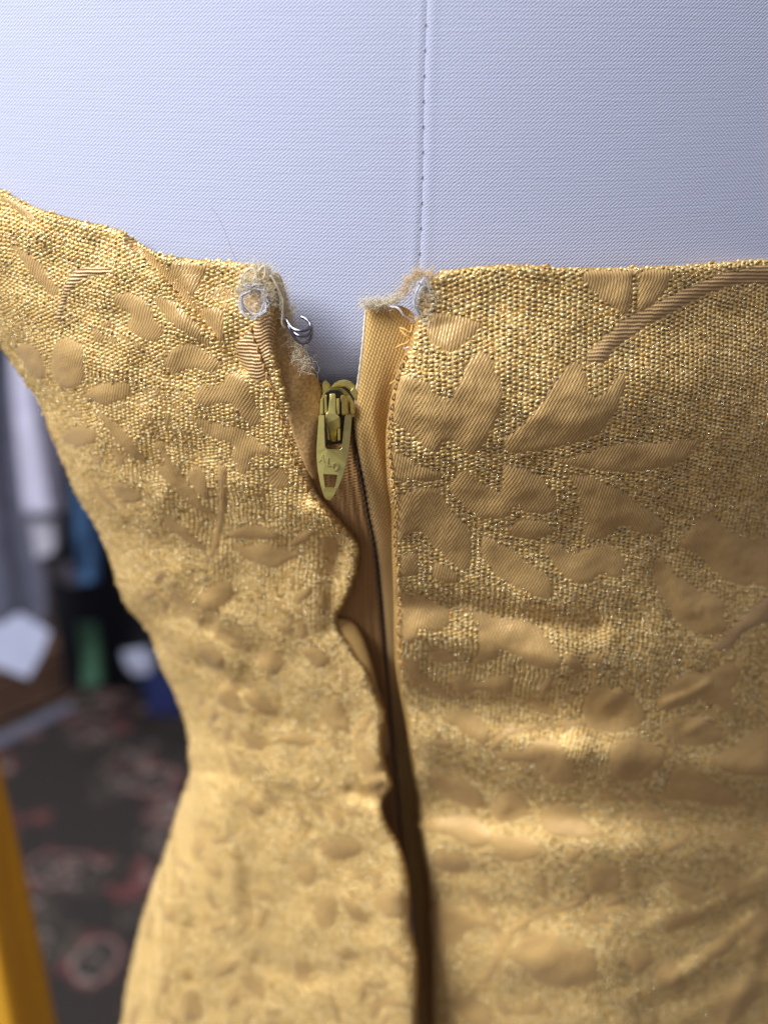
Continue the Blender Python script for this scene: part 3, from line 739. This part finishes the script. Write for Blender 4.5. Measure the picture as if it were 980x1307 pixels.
# facing turned in behind the left edge, and the seam allowance poking out lower down
def H_off(Hf, dh):
    return lambda q: Hf(q) + dh
def H_gap(q):
    q = np.atleast_2d(np.asarray(q, float)); y = q[:, 1]
    return 0.009 * sm(y, 760, 1100) + 0.2045 + 0.034 * sm(y, 560, 1050) + 0.006 * sm(y, 600, 760)
FAC = spline([(346, 352), (358, 352), (368, 385), (378, 425), (388, 448), (402, 476), (411, 500), (412, 530), (408, 560), (404, 610), (392, 600), (376, 560), (360, 505), (346, 450), (344, 390)], 3, True)
def H_fac(q):
    q = np.atleast_2d(q); d = dist_poly(q, FAC, True)
    return 0.2035 + 0.00006 * np.clip(q[:, 0] - 350, 0, None) - 0.0008 * (1 - np.exp(-d / 8)) + 0.0002 * np.sin(q[:, 0] * 0.13 + q[:, 1] * 0.05)
sheet('facing', FAC, H_fac, 3.0, M_lining, dress)
ALW = spline([(420, 792), (436, 789), (452, 795), (464, 815), (474, 845), (481, 875), (490, 905), (496, 960), (470, 960), (440, 880), (425, 830)], 3, True)
def H_alw(q):
    q = np.atleast_2d(q); d = dist_poly(q, ALW, True); return H_left(np.stack([np.minimum(q[:, 0], 470), q[:, 1]], -1)) * 0 + 0.231 + 0.02 * sm(q[:, 1], 850, 1000) - 0.0015 * (1 - np.exp(-d / 7))
sheet('seam_allowance', ALW, H_alw, 3.0, M_tape, dress)

# ------------------------------------------------------------------ zipper
zipper = empty('zipper'); zipper.parent = dress
COIL = [(446, 520), (449, 545), (455, 580), (463, 620), (470, 660), (478, 700), (485, 760), (490, 820), (494, 880), (500, 950), (508, 1050), (520, 1150), (528, 1250), (531, 1345), (534, 1540)]
sC = spline(COIL, 4)
F_gap = Field(H_gap, 340, 580, 370, 1550, 5, 450, 500)
def H_ltape(q):
    q = np.atleast_2d(q); d = dist_poly(q, sC)
    return H_gap(q) + 0.0035 + 0.00005 * d + 0.0005 * np.cos(d * 0.55) * np.exp(-d / 30)
LT = np.concatenate([sC, spline([(524, 1540), (470, 1300), (440, 1000), (400, 800), (385, 640), (385, 560), (392, 500), (400, 478), (414, 492), (430, 505)], 4)])
sheet('left_tape', LT, H_ltape, 3.5, M_tape_shade, zipper, F_gap, ((1, 0.0005),))
sRT = spline([(467, 395), (463, 440), (458, 480), (453, 515), (452, 545), (457.5, 580), (465.5, 620), (472.5, 660), (480.5, 700), (487.5, 760), (492.5, 820), (496.5, 880), (502.5, 950), (510.5, 1050), (522.5, 1150), (530.5, 1250), (533, 1345), (536, 1540)], 3)
RT = np.concatenate([spline([(562, 1540), (556, 1300), (548, 1100), (536, 900), (526, 760), (524, 640), (520, 560), (524, 480), (531, 430), (528, 402), (512, 390), (496, 391), (480, 388), (470, 391)], 3), sRT])
def H_rtape(q):
    q = np.atleast_2d(q); d = dist_poly(q, sRT); y = q[:, 1]
    return H_gap(q) - 0.001 - 0.0008 * sm(y, 400, 560) + 0.0014 * np.exp(-(d / 5.0)) + 0.003 * sm(d, 22, 45) * sm(y, 420, 600) + 0.0025 * sm(y, 600, 800) + 0.008 * sm(y, 780, 980)
sheet('right_tape', RT, H_rtape, 3.0, M_tape, zipper, F_gap, ((1, 0.0004), (5, 0.0008)))
# selvedge cord down the free edge of the right tape
q = sRT[:44]; W = P(q[:, 0], q[:, 1], H_rtape(q) - 0.0001)
tubes('tape_selvedge', [(W, 0.00030 + 0.00006 * np.sin(np.arange(len(W)) * 1.6))], M_cream, zipper, 6)
# coil between the tapes
lines = []
q = spline(COIL[2:], 1.5); n = len(q); hc = H_rtape(q) + 0.0002
ph = np.arange(n) * 1.25
W = P(q[:, 0] - 0.5 + 1.4 * np.cos(ph), q[:, 1], hc + 0.0003 * np.sin(ph))
tubes('coil', [(W, 0.00020)], M_coil, zipper, 5)

# slider and pull tab: flat pieces cut to outline, real thickness, rounded rims
def plate(name, poly, H0, thick, mat_, parent, hole=None, slope=(0, 0), bow=None, bevel=0.0003, dh=None):
    poly = np.array(poly, float); S = H0 / (cP - (560 - CY) / FPX * sP) / FPX
    pts = [Vector((float(a), float(b))) for a, b in poly]; n = len(pts)
    if hole is not None:
        hp = np.array(hole, float); pts += [Vector((float(a), float(b))) for a, b in hp]
        edges = [(i, (i + 1) % n) for i in range(n)] + [(n + i, n + (i + 1) % len(hp)) for i in range(len(hp))]
        v, e, f, *_ = delaunay_2d_cdt(pts, edges, [], 2, 1e-6)
        V = np.array([(a.x, a.y) for a in v]); F = []
        for t in f:
            c = V[list(t)].mean(0)[None]
            if inside(c, poly)[0] and not inside(c, hp)[0]: F.append(list(t))
    else:
        v, e, f, *_ = delaunay_2d_cdt(pts, [], [list(range(n))], 1, 1e-6)
        V = np.array([(a.x, a.y) for a in v]); F = [list(t) for t in f]
    Hq = H0 + slope[0] * (V[:, 0] - V[:, 0].mean()) + slope[1] * (V[:, 1] - V[:, 1].mean())
    if dh is not None: Hq = Hq + dh(V)
    Wf = P(V[:, 0], V[:, 1], Hq); nv = len(V)
    Wb = P(V[:, 0], V[:, 1], Hq + thick)
    Fs = [t[::-1] for t in F] + [[i + nv for i in t] for t in F]
    cnt = {}
    for t in F:
        for i in range(len(t)):
            a, b = t[i], t[(i + 1) % len(t)]
            if (b, a) in cnt: del cnt[(b, a)]
            else: cnt[(a, b)] = 1
    for a, b in cnt: Fs.append([a, b, b + nv, a + nv])
    o = mesh_obj(name, np.concatenate([Wf, Wb]), Fs, mat_, parent, False)
    import bmesh
    bm = bmesh.new(); bm.from_mesh(o.data); bmesh.ops.recalc_face_normals(bm, faces=bm.faces)
    bmesh.ops.dissolve_limit(bm, angle_limit=0.02, verts=bm.verts, edges=bm.edges)
    bm.to_mesh(o.data); bm.free()
    if bevel:
        md = o.modifiers.new('bevel', 'BEVEL'); md.width = bevel; md.segments = 3; md.limit_method = 'ANGLE'; md.angle_limit = 0.7
    for p_ in o.data.polygons: p_.use_smooth = False
    return o
ZH = 0.2010
slider = empty('slider'); slider = None
# body of the slider (part of the zipper)
dome = spline([(408, 532), (408.5, 515), (413, 500), (420, 494.5), (430, 493.5), (440, 497), (448, 506), (453, 517), (456, 528), (453, 532)], 2)
body = plate('slider_body', np.concatenate([dome, [(440, 534), (424, 536)]]), ZH + 0.0016, 0.0030, M_paint, zipper, bevel=0.0006, dh=lambda V: 0.0000022 * (V[:, 0] - 428) ** 2)
crown = plate('slider_crown', [(421, 495), (426, 489), (433, 485), (441, 484), (449, 487), (454, 492), (457, 501), (458, 508), (454.5, 512), (450, 505), (446, 498), (440, 494)], ZH + 0.0034, 0.0026, M_paint, zipper, bevel=0.0005, dh=lambda V: 0.00003 * np.abs(V[:, 0] - 440))
plate('slider_crown', [(446, 499), (452, 493), (456, 500), (458, 508), (454.5, 512.5), (450, 506)], ZH + 0.0026, 0.002, M_paint, zipper, bevel=0.0004, slope=(0.00004, 0))
plate('slider_wing', [(411, 489), (415, 484), (421, 490), (423, 494), (416, 498), (412, 503)], ZH + 0.0046, 0.002, M_paint, zipper, bevel=0.0004)
plate('slider_cavity_shade', [(415, 501), (421, 497.5), (432, 497.5), (437, 501), (441, 512), (441, 532), (437, 566), (416, 568), (413, 530)], ZH + 0.0011, 0.003, M_recess_shade, zipper, bevel=0.0002)  # dark plate standing in for the shaded recess of the slider
plate('slider_rail', [(434, 505), (439, 503), (444, 512), (446, 528), (436, 531), (435.5, 515)], ZH + 0.0004, 0.003, M_paint, zipper, bevel=0.0006, slope=(0.00012, 0))
plate('slider_rail', [(446.5, 508), (450, 512), (454, 528), (447.5, 530)], ZH + 0.0009, 0.003, M_paint, zipper, bevel=0.0005, slope=(0.00015, 0))
plate('slider_rail', [(409, 509), (413, 507), (413.5, 530), (408.5, 530)], ZH + 0.0010, 0.003, M_paint, zipper, bevel=0.0004)
plate('slider_tab', [(414.2, 505), (417, 503), (418, 527), (414.4, 528)], ZH - 0.0002, 0.0016, M_paint, zipper, bevel=0.0003)
plate('slider_tab', [(429.5, 508), (433.5, 508), (433.5, 529), (429.2, 530.5)], ZH - 0.0002, 0.0016, M_paint, zipper, bevel=0.0003)
plate('slider_bridge', [(420.5, 502), (428.5, 502), (429, 528), (434, 532), (434.5, 545), (430, 548), (430, 565.5), (426, 567), (422, 562), (419, 546), (416, 540), (415, 528), (418.5, 526), (419.8, 512)], ZH - 0.0007, 0.0016, M_paint, zipper, bevel=0.0004, dh=lambda V: 0.0000016 * (V[:, 1] - 530) ** 2 )
plate('slider_tab', [(416.5, 542), (419, 543.5), (421, 562), (418, 561)], ZH - 0.0001, 0.0016, M_paint, zipper, bevel=0.0003)
plate('slider_tab', [(430.5, 545.5), (434.5, 545.5), (434.5, 562), (430.8, 563)], ZH - 0.0001, 0.0016, M_paint, zipper, bevel=0.0003)
tabpoly = np.concatenate([spline([(406.9, 530), (405.2, 552), (404, 574.7), (404.7, 593.6), (407.6, 612.5), (412, 629), (415.6, 636.5), (419.3, 638.7), (423.6, 637), (429.5, 627), (438.2, 606.7), (444, 583.5), (447, 560), (449, 533)], 3.0),
    [(447.6, 530.6), (440.4, 530.6), (438.2, 551.5), (436.3, 571), (434.3, 573.8), (418, 573.2), (415.2, 570.4), (414.4, 551.5), (414.2, 529.8)]])
def pull_dh(V): return 0.0000022 * (V[:, 0] - 427) ** 2 + 0.00000009 * np.clip(V[:, 1] - 610, 0, None) ** 2.6
pull = plate('pull_tab', tabpoly, ZH - 0.0022, 0.0011, M_paint, zipper, hole=[(412.9, 605.3), (430.7, 606.2), (427.3, 622.7), (415.1, 621.3)], bevel=0.00045, slope=(0.000004, 0.0), dh=pull_dh)
# raised letters on the pull tab
def letters(txt, px, py, size_px, rot, H0, mat_, parent):
    cu = bpy.data.curves.new('lettering', 'FONT'); cu.body = txt; cu.size = 1.0; cu.extrude = 0.03; cu.bevel_depth = 0.012; cu.align_x = 'CENTER'
    to = bpy.data.objects.new('tmp', cu); col.objects.link(to)
    dg = bpy.context.evaluated_depsgraph_get(); me = bpy.data.meshes.new_from_object(to.evaluated_get(dg))
    bpy.data.objects.remove(to)
    n = len(me.vertices); co = np.empty(n * 3); me.vertices.foreach_get('co', co); co = co.reshape(-1, 3)
    c, s = math.cos(rot), math.sin(rot)
    qx = px + size_px * (0.72 * co[:, 0] * c - co[:, 1] * s); qy = py - size_px * (0.72 * co[:, 0] * s + co[:, 1] * c)
    W = P(qx, qy, H0 + pull_dh(np.stack([qx, qy], -1)) - co[:, 2] * size_px * 1.7e-4)
    me.vertices.foreach_set('co', W.astype(np.float32).ravel()); me.materials.clear(); me.materials.append(mat_); me.update()
    o = bpy.data.objects.new('lettering', me); col.objects.link(o); o.parent = parent; return o
for ch, x, y in (('A', 410.5, 590.0), ('L', 418.8, 594.5), ('O', 427.2, 600.5)):
    letters(ch, x, y, 15.0, math.radians(-6), ZH - 0.00222, M_paint_plain, zipper)

# ------------------------------------------------------------------ hook, clear threads, frayed ends
hook = empty('hook'); hook.parent = dress
HK = 0.1985
def px3(pts, base): 
    p = np.array(pts, float); return P(p[:, 0], p[:, 1], base + p[:, 2] * 0.001)
for pts, r in (([(365, 406, 1.8), (371, 416, 0.6), (378, 421, -0.4), (386, 421.8, -0.8), (393, 420, -0.6), (396.5, 414.5, 0), (391.5, 407.5, 0.8), (384.5, 404, 1.6)], 0.00036),
               ([(366, 410, 1.9), (371, 421, 0.8), (376.5, 431, 0.3), (382, 436.5, -0.1), (389, 437.5, -0.3), (395, 434, -0.1), (398, 427, 0.2), (397.5, 417, 0.2)], 0.00036),
               ([(376, 424.5, 0.3), (381, 428, -0.4), (388, 428.6, -0.6), (394.5, 426.5, -0.4), (398, 421, 0.1)], 0.00034)):
    tubes('hook_wire', [(px3(spline(pts, 1.2), HK), r)], M_steel, hook, 8)
# clear nylon knots
def knot(name, cx, cy, rx, ry, H0, n, r, parent, seed):
    rn = np.random.default_rng(seed); lines = []
    for i in range(n):
        a0 = rn.uniform(0, 6.28); m = rn.integers(6, 10); pts = []
        for j in range(m):
            a = a0 + j * (0.9 + 0.25 * (i % 3)) + rn.normal(0, 0.2); k = rn.uniform(0.45, 1.0)
            pts.append((cx + rx * k * math.cos(a), cy + ry * k * math.sin(a), rn.uniform(-1.6, 0.2)))
        s = spline(pts, 2.0); lines.append((px3(s, H0), r * rn.uniform(0.7, 1.25)))
    return tubes(name, lines, M_nylon, parent, 6)
knot('clear_thread_knot', 325, 385, 25, 26, 0.1990, 5, 0.00017, dress, 3)
knot('clear_thread_knot', 539, 382, 14, 31, 0.1997, 5, 0.00016, dress, 9)
def film(name, cx, cy, rx, ry, H0, parent, seed):
    rn = np.random.default_rng(seed); V, F = [], []
    nr, na = 6, 20; amp = rn.uniform(0.7, 1.15, na)
    for i in range(nr + 1):
        for k in range(na):
            a = 2 * math.pi * k / na; rr = i / nr * amp[k]
            z = -1.3 * math.sqrt(max(0, 1 - (i / nr) ** 2)) + rn.uniform(-0.28, 0.28) * (i < nr) + 0.9
            V.append(px3([(cx + rx * rr * math.cos(a), cy + ry * rr * math.sin(a), z)], H0)[0])
    for i in range(nr):
        for k in range(na):
            k2 = (k + 1) % na; F.append([i * na + k, (i + 1) * na + k, (i + 1) * na + k2, i * na + k2])
    return mesh_obj(name, V, F, M_film, parent)
film('melted_nylon', 327, 384, 20, 24, 0.1990, dress, 4)
film('melted_nylon', 540, 385, 9, 20, 0.1998, dress, 5)
for pts, r in (([(498, 391, 0), (508, 393, -1.4), (515, 402, -1.6), (521, 406, -0.8), (528, 410, -0.4)], 0.00022), ([(531, 420, -.6), (533, 436, -1.4), (526, 441, -1.5), (516, 445, -1.0)], 0.0002)):
    tubes('clear_thread_end', [(px3(spline(pts, 2), 0.2015), r)], M_nylon, dress, 6)
# frayed cord loops and fuzz
def fuzz(name, cpts, n, spread, ln, H0, r, mat_, parent, seed, up=0.3):
    rn = np.random.default_rng(seed); c = spline(cpts, 1.0); lines = []
    for i in range(n):
        b = c[rn.integers(len(c))] + np.r_[rn.normal(0, spread, 2)]
        a = rn.uniform(0, 6.28); cur = rn.normal(0, 0.5); p = np.r_[b, rn.uniform(-1.2, 0.8)]; pts = [p]
        l = ln * rn.uniform(0.5, 1.3)
        for k in range(5):
            p = p + np.r_[l / 5 * math.cos(a), l / 5 * math.sin(a) - l / 5 * up, rn.normal(0, 0.15)]; a += cur + rn.normal(0, 0.3); pts.append(p)
        lines.append((px3(pts, H0), r * np.linspace(1, 0.4, 6)))
    return tubes(name, lines, mat_, parent, 4)
fuzz('frayed_edge', [(318, 345), (340, 345), (352, 362), (362, 385), (368, 405)], 420, 3.5, 13, 0.2012, 0.00006, M_cream, dress, 1)
fuzz('frayed_edge', [(464, 388), (476, 388), (492, 388), (508, 380)], 420, 3.0, 10, 0.2025, 0.00006, M_cream, dress, 2, 0.1)
fuzz('frayed_edge', [(308, 372), (318, 360), (335, 366), (345, 384)], 320, 6.0, 12, 0.1990, 0.00007, M_cream, dress, 6, 0.0)
fuzz('frayed_edge', [(530, 365), (545, 372), (548, 395), (538, 410)], 300, 5.0, 12, 0.1996, 0.00005, M_cream, dress, 7, 0.0)
fuzz('frayed_edge', [(515, 375), (522, 358), (536, 350), (552, 352)], 260, 3.0, 10, 0.2003, 0.00006, M_goldfray, dress, 3)
fuzz('frayed_edge', [(368, 410), (378, 440), (392, 468)], 260, 5.0, 14, 0.2030, 0.00005, M_cream, dress, 4, -0.3)
for pts, r in (([(306, 362, 0), (312, 348, -1), (322, 342, -1.6), (327, 350, -1.8), (322, 358, -1.2)], 0.00024), ([(324, 356, 0), (332, 343, -1.4), (338, 340, -1.4), (338, 352, -1.4), (331, 362, -0.6)], 0.00025), ([(336, 360, 0), (345, 352, -1.2), (352, 362, -1.2), (360, 380, -1), (361, 395, -1.2), (360, 412, -0.8), (364, 418, -.5)], 0.00022), ([(340, 345, -.6), (350, 358, -1), (357, 376, -1), (358, 396, -.8)], 0.00024)):
    tubes('frayed_cord', [(px3(spline(pts, 1.5), 0.2005), r)], M_cream, dress, 7)
for pts in ([(510, 418, 0), (516, 420, -.8), (524, 424, -1), (526, 414, -.6)], [(511, 421, 0), (518, 428, -1), (524, 431, -.8)], [(505, 444, 0), (512, 440, -1), (519, 438, -1), (523, 432, -.4)], [(498, 490, 0), (503, 486, -.8), (507, 478, -.6)]):
    tubes('loose_thread', [(px3(spline(pts, 1.5), 0.2015), 0.00022)], M_yellow_thread, dress, 6)
hairpts = [(268, 263, 6), (276, 272, 5), (285, 290, 3), (292, 308, 1.5), (297, 322, 0.4), (303, 334, -0.6)]
tubes('stray_hair', [(px3(spline(hairpts, 3), 0.2035), 0.000035)], M_hair, dress, 4)

# ------------------------------------------------------------------ what shows behind: floor, rug, wall, rack of clothes
def box(name, x0, x1, y0, y1, z0, z1, m, parent=None, bev=0.004):
    V = [(x, y, z) for x in (x0, x1) for y in (y0, y1) for z in (z0, z1)]
    F = [[0, 1, 3, 2], [4, 6, 7, 5], [0, 4, 5, 1], [2, 3, 7, 6], [0, 2, 6, 4], [1, 5, 7, 3]]
    o = mesh_obj(name, V, F, m, parent, False)
    if bev: md = o.modifiers.new('bevel', 'BEVEL'); md.width = bev; md.segments = 2
    return o
M_floor = plain('brown_floorboards', (0.10, 0.065, 0.04), 0.5, 0, 6, 0.4, 0)
M_wall = plain('dark_wall', (0.05, 0.05, 0.055), 0.8, 0, 3, 0.2, 0)
fl = mesh_obj('floor', [(-4, -2, 0), (4, -2, 0), (4, 4, 0), (-4, 4, 0)], [[0, 1, 2, 3]], M_floor, None, False); fl['kind'] = 'structure'
wl = mesh_obj('wall', [(-4, 3.0, 0), (4, 3.0, 0), (4, 3.0, 2.6), (-4, 3.0, 2.6)], [[0, 1, 2, 3]], M_wall, None, False); wl['kind'] = 'structure'
M_rug, nt, b = mat('persian_rug')
tc = N(nt, 'ShaderNodeTexCoord'); vo = N(nt, 'ShaderNodeTexVoronoi'); vo.inputs['Scale'].default_value = 22
nz = N(nt, 'ShaderNodeTexNoise'); nz.inputs['Scale'].default_value = 9; nz.inputs['Detail'].default_value = 4
mx = N(nt, 'ShaderNodeMixRGB', blend_type='LINEAR_LIGHT'); mx.inputs[0].default_value = 0.1
L(nt, tc.outputs['Object'], nz.inputs['Vector']); L(nt, tc.outputs['Object'], mx.inputs[1]); L(nt, nz.outputs['Color'], mx.inputs[2]); L(nt, mx.outputs[0], vo.inputs['Vector'])
def bands(stops):
    r = N(nt, 'ShaderNodeValToRGB'); r.color_ramp.interpolation = 'CONSTANT'; e = r.color_ramp.elements
    while len(e) < len(stops): e.new(0.5)
    for e_, (p_, c_) in zip(e, stops): e_.position = p_; e_.color = (*c_, 1)
    return r
vo.inputs['Scale'].default_value = 8.0
dk = (0.040, 0.030, 0.021); bei = (0.29, 0.215, 0.16); red = (0.16, 0.05, 0.04); olv = (0.085, 0.07, 0.045)
r1 = bands([(0.0, red), (0.12, bei), (0.22, dk), (0.38, olv), (0.46, dk), (0.62, bei), (0.72, red), (0.86, dk)])
r2 = bands([(0.0, bei), (0.10, dk), (0.26, red), (0.36, dk), (0.50, bei), (0.58, dk), (0.74, olv), (0.84, dk)])
dd_ = math_(nt, 'MULTIPLY', vo.outputs['Distance'], 1.5); L(nt, dd_, r1.inputs[0]); L(nt, dd_, r2.inputs[0])
sp = N(nt, 'ShaderNodeSeparateXYZ'); L(nt, vo.outputs['Color'], sp.inputs[0])
mxr = N(nt, 'ShaderNodeMixRGB'); L(nt, math_(nt, 'GREATER_THAN', sp.outputs[0], 0.5), mxr.inputs[0]); L(nt, r1.outputs[0], mxr.inputs[1]); L(nt, r2.outputs[0], mxr.inputs[2])
L(nt, mxr.outputs[0], b.inputs['Base Color']); b.inputs['Roughness'].default_value = 0.95
rug = mesh_obj('rug', [(-1.9, 0.2, 0.004), (1.2, 0.2, 0.004), (1.2, 2.15, 0.004), (-1.9, 2.15, 0.004), (-1.9, 0.2, 0.014), (1.2, 0.2, 0.014), (1.2, 2.15, 0.014), (-1.9, 2.15, 0.014)],
    [[4, 5, 6, 7], [0, 1, 5, 4], [1, 2, 6, 5], [2, 3, 7, 6], [3, 0, 4, 7]], M_rug, None, False)
rug['label'] = 'dark patterned rug on the floor behind the dress'; rug['category'] = 'rug'

def drape(name, pts_l, pts_r, H0, folds, depth, m, label, cat, thick=0.03, phase=0.0):
    """hanging cloth between a left and a right outline, with folds and a back"""
    l = spline(pts_l, 12); r = spline(pts_r, 12); n = 40
    l = np.stack([np.interp(np.linspace(0, 1, n), np.linspace(0, 1, len(l)), l[:, k]) for k in (0, 1)], -1)
    r = np.stack([np.interp(np.linspace(0, 1, n), np.linspace(0, 1, len(r)), r[:, k]) for k in (0, 1)], -1)
    K = 60; V, F = [], []
    for i in range(n):
        for k in range(2 * K):
            t = k / (K - 1) if k < K else (2 * K - 1 - k) / (K - 1)
            q = l[i] * (1 - t) + r[i] * t
            rnd = thick * (0.5 - 0.5 * math.sqrt(max(0, 1 - (2 * t - 1) ** 2)))
            h = H0 + depth * math.sin(t * folds * 6.28 + phase + 0.5 * math.sin(i * 0.09)) + (rnd if k < K else thick - rnd)
            V.append(P([q[0]], [q[1]], h)[0])
    for i in range(n - 1):
        for k in range(2 * K):
            k2 = (k + 1) % (2 * K); F.append([i * 2 * K + k, i * 2 * K + k2, (i + 1) * 2 * K + k2, (i + 1) * 2 * K + k])
    F.append(list(range(2 * K))[::-1]); F.append([(n - 1) * 2 * K + k for k in range(2 * K)])
    o = mesh_obj(name, V, F, m); o['label'] = label; o['category'] = cat; return o
M_grey = plain('grey_knit', (0.62, 0.59, 0.65), 0.9, 0, 40, 0.15, 0)
M_dgrey = plain('charcoal_cloth', (0.13, 0.13, 0.16), 0.9, 0, 40, 0.2, 0)
M_lgrey = plain('pale_grey_cloth', (0.50, 0.47, 0.48), 0.9, 0, 40, 0.15, 0)
M_blue = plain('blue_denim', (0.13, 0.29, 0.50), 0.9, 0, 60, 0.2, 0)
M_green = plain('green_cloth', (0.08, 0.20, 0.10), 0.9, 0, 40, 0.2, 0)
M_black = plain('black_cloth', (0.012, 0.012, 0.015), 0.9, 0, 40, 0.2, 0)
M_navy = plain('navy_card', (0.012, 0.02, 0.09), 0.8, 0, 40, 0.1, 0)
M_paper = plain('white_paper', (0.52, 0.54, 0.62), 0.8, 0, 30, 0.05, 0)
M_wood = plain('brown_wood', (0.16, 0.085, 0.045), 0.6, 0, 12, 0.3, 0)
M_orange = plain('marigold_satin', (0.72, 0.36, 0.02), 0.42, 0.0, 300, 0.08, 0.0004)
drape('hanging_jacket', [(-60, 300), (-60, 640), (-60, 830)], [(20, 380), (30, 560), (62, 760), (50, 800)], 1.62, 1.5, 0.012, M_dgrey, 'charcoal garment hanging at the left edge behind the pale grey one', 'garment')
drape('hanging_jumper', [(12, 360), (14, 480), (30, 655)], [(40, 360), (72, 560), (84, 655)], 1.55, 1.3, 0.012, M_grey, 'pale grey garment hanging left of the blue one', 'garment')
drape('hanging_shirt', [(38, 668), (42, 690), (46, 712)], [(76, 660), (78, 690), (72, 706)], 1.6, 1.0, 0.008, M_lgrey, 'pale hem showing just below the grey garment', 'garment')
drape('hanging_trousers', [(86, 520), (94, 640), (98, 746)], [(108, 520), (126, 660), (126, 742)], 1.68, 1.2, 0.010, M_blue, 'narrow blue garment hanging beside the dress', 'garment')
drape('folded_scarf', [(64, 722), (70, 735), (78, 744)], [(92, 716), (98, 735), (98, 748)], 1.74, 1.0, 0.008, M_lgrey, 'small pale bundle below the blue garment', 'cloth')
drape('hanging_coat', [(60, 480), (60, 700), (84, 880)], [(280, 480), (280, 700), (270, 885)], 1.86, 3.0, 0.012, M_black, 'black garments hanging behind the blue one', 'garment')
drape('hanging_skirt', [(98, 795), (104, 840), (104, 876)], [(124, 795), (132, 840), (134, 874)], 1.76, 1.0, 0.008, M_green, 'dark green garment hem above the rug', 'garment')
drape('paper_bag', [(155, 832), (160, 850), (170, 862)], [(190, 826), (200, 845), (196, 860)], 1.74, 1.0, 0.006, M_paper, 'small white bundle near the waist of the dress', 'bundle')
drape('storage_box', [(182, 862), (186, 890), (190, 912)], [(226, 856), (232, 880), (236, 912)], 1.72, 0.5, 0.004, M_navy, 'navy box on the floor against the dress waist', 'box')
ps = plate('paper_sheet', [(-40, 800), (0, 798), (25, 782), (64, 806), (52, 838), (36, 866), (-6, 850), (-40, 860)], 1.50, 0.004, M_paper, None, bevel=0.0005, slope=(0.0004, -0.0006))
ps['label'] = 'white paper sheet on the brown crate'; ps['category'] = 'paper'
def Pz(px, py, z):
    a = P(np.array([px]), np.array([py]), 1.0)[0] - CAM
    k = (z - CAM[2]) / a[2]; return CAM + a * k
A = Pz(-10, 935, 0.014); B_ = Pz(96, 888, 0.014)
dirv = (B_ - A) / np.linalg.norm(B_ - A); nrm = np.array([-dirv[1], dirv[0], 0])
crate = empty('wooden_crate', label='low brown wooden crate on the rug at the left edge', cat='crate')
def obox(name, o, ax, ay, w, d, z0, z1, m, parent):
    V = [tuple(np.array([*(o[:2] + ax[:2] * a + ay[:2] * b_), z])) for a in (0, w) for b_ in (0, d) for z in (z0, z1)]
    F = [[0, 1, 3, 2], [4, 6, 7, 5], [0, 4, 5, 1], [2, 3, 7, 6], [0, 2, 6, 4], [1, 5, 7, 3]]
    ob = mesh_obj(name, V, F, m, parent, False); md = ob.modifiers.new('bevel', 'BEVEL'); md.width = 0.004; md.segments = 2; return ob
Lc = float(np.linalg.norm(B_ - A))
A0 = A - dirv * 0.3
obox('slat', A0, dirv, nrm, Lc + 0.3, 0.02, 0.02, 0.075, M_wood, crate)
obox('slat', A0, dirv, nrm, Lc + 0.3, 0.02, 0.083, 0.14, M_wood, crate)
obox('slat', A0 + nrm * 0.24, dirv, nrm, Lc + 0.3, 0.02, 0.02, 0.14, M_wood, crate)
obox('end_panel', A0 + dirv * (Lc + 0.302) , dirv, nrm, 0.02, 0.26, 0.018, 0.142, M_wood, crate)
obox('lid', A0 + nrm * 0.0, dirv, nrm, Lc + 0.3, 0.26, 0.143, 0.155, M_wood, crate)
A1 = Pz(-10, 962, 0.014); B1 = Pz(98, 908, 0.014); d1 = (B1 - A1) / np.linalg.norm(B1 - A1); n1 = np.array([-d1[1], d1[0], 0])
rail = obox('metal_bar', A1 - d1 * 0.3, d1, n1, float(np.linalg.norm(B1 - A1)) + 0.3, 0.035, 0.0145, 0.03, plain('grey_metal', (0.30, 0.30, 0.34), 0.4, 0.3, 30, 0.1, 0), None)
rail['label'] = 'pale grey bar lying on the rug in front of the crate'; rail['category'] = 'bar'
drape('marigold_garment', [(-140, 900), (-130, 1100), (-120, 1360)], [(-4, 955), (34, 1120), (84, 1360)], 0.40, 2.2, 0.006, M_orange, 'plain marigold satin garment hanging at the lower left corner', 'garment', 0.05, 1.2)
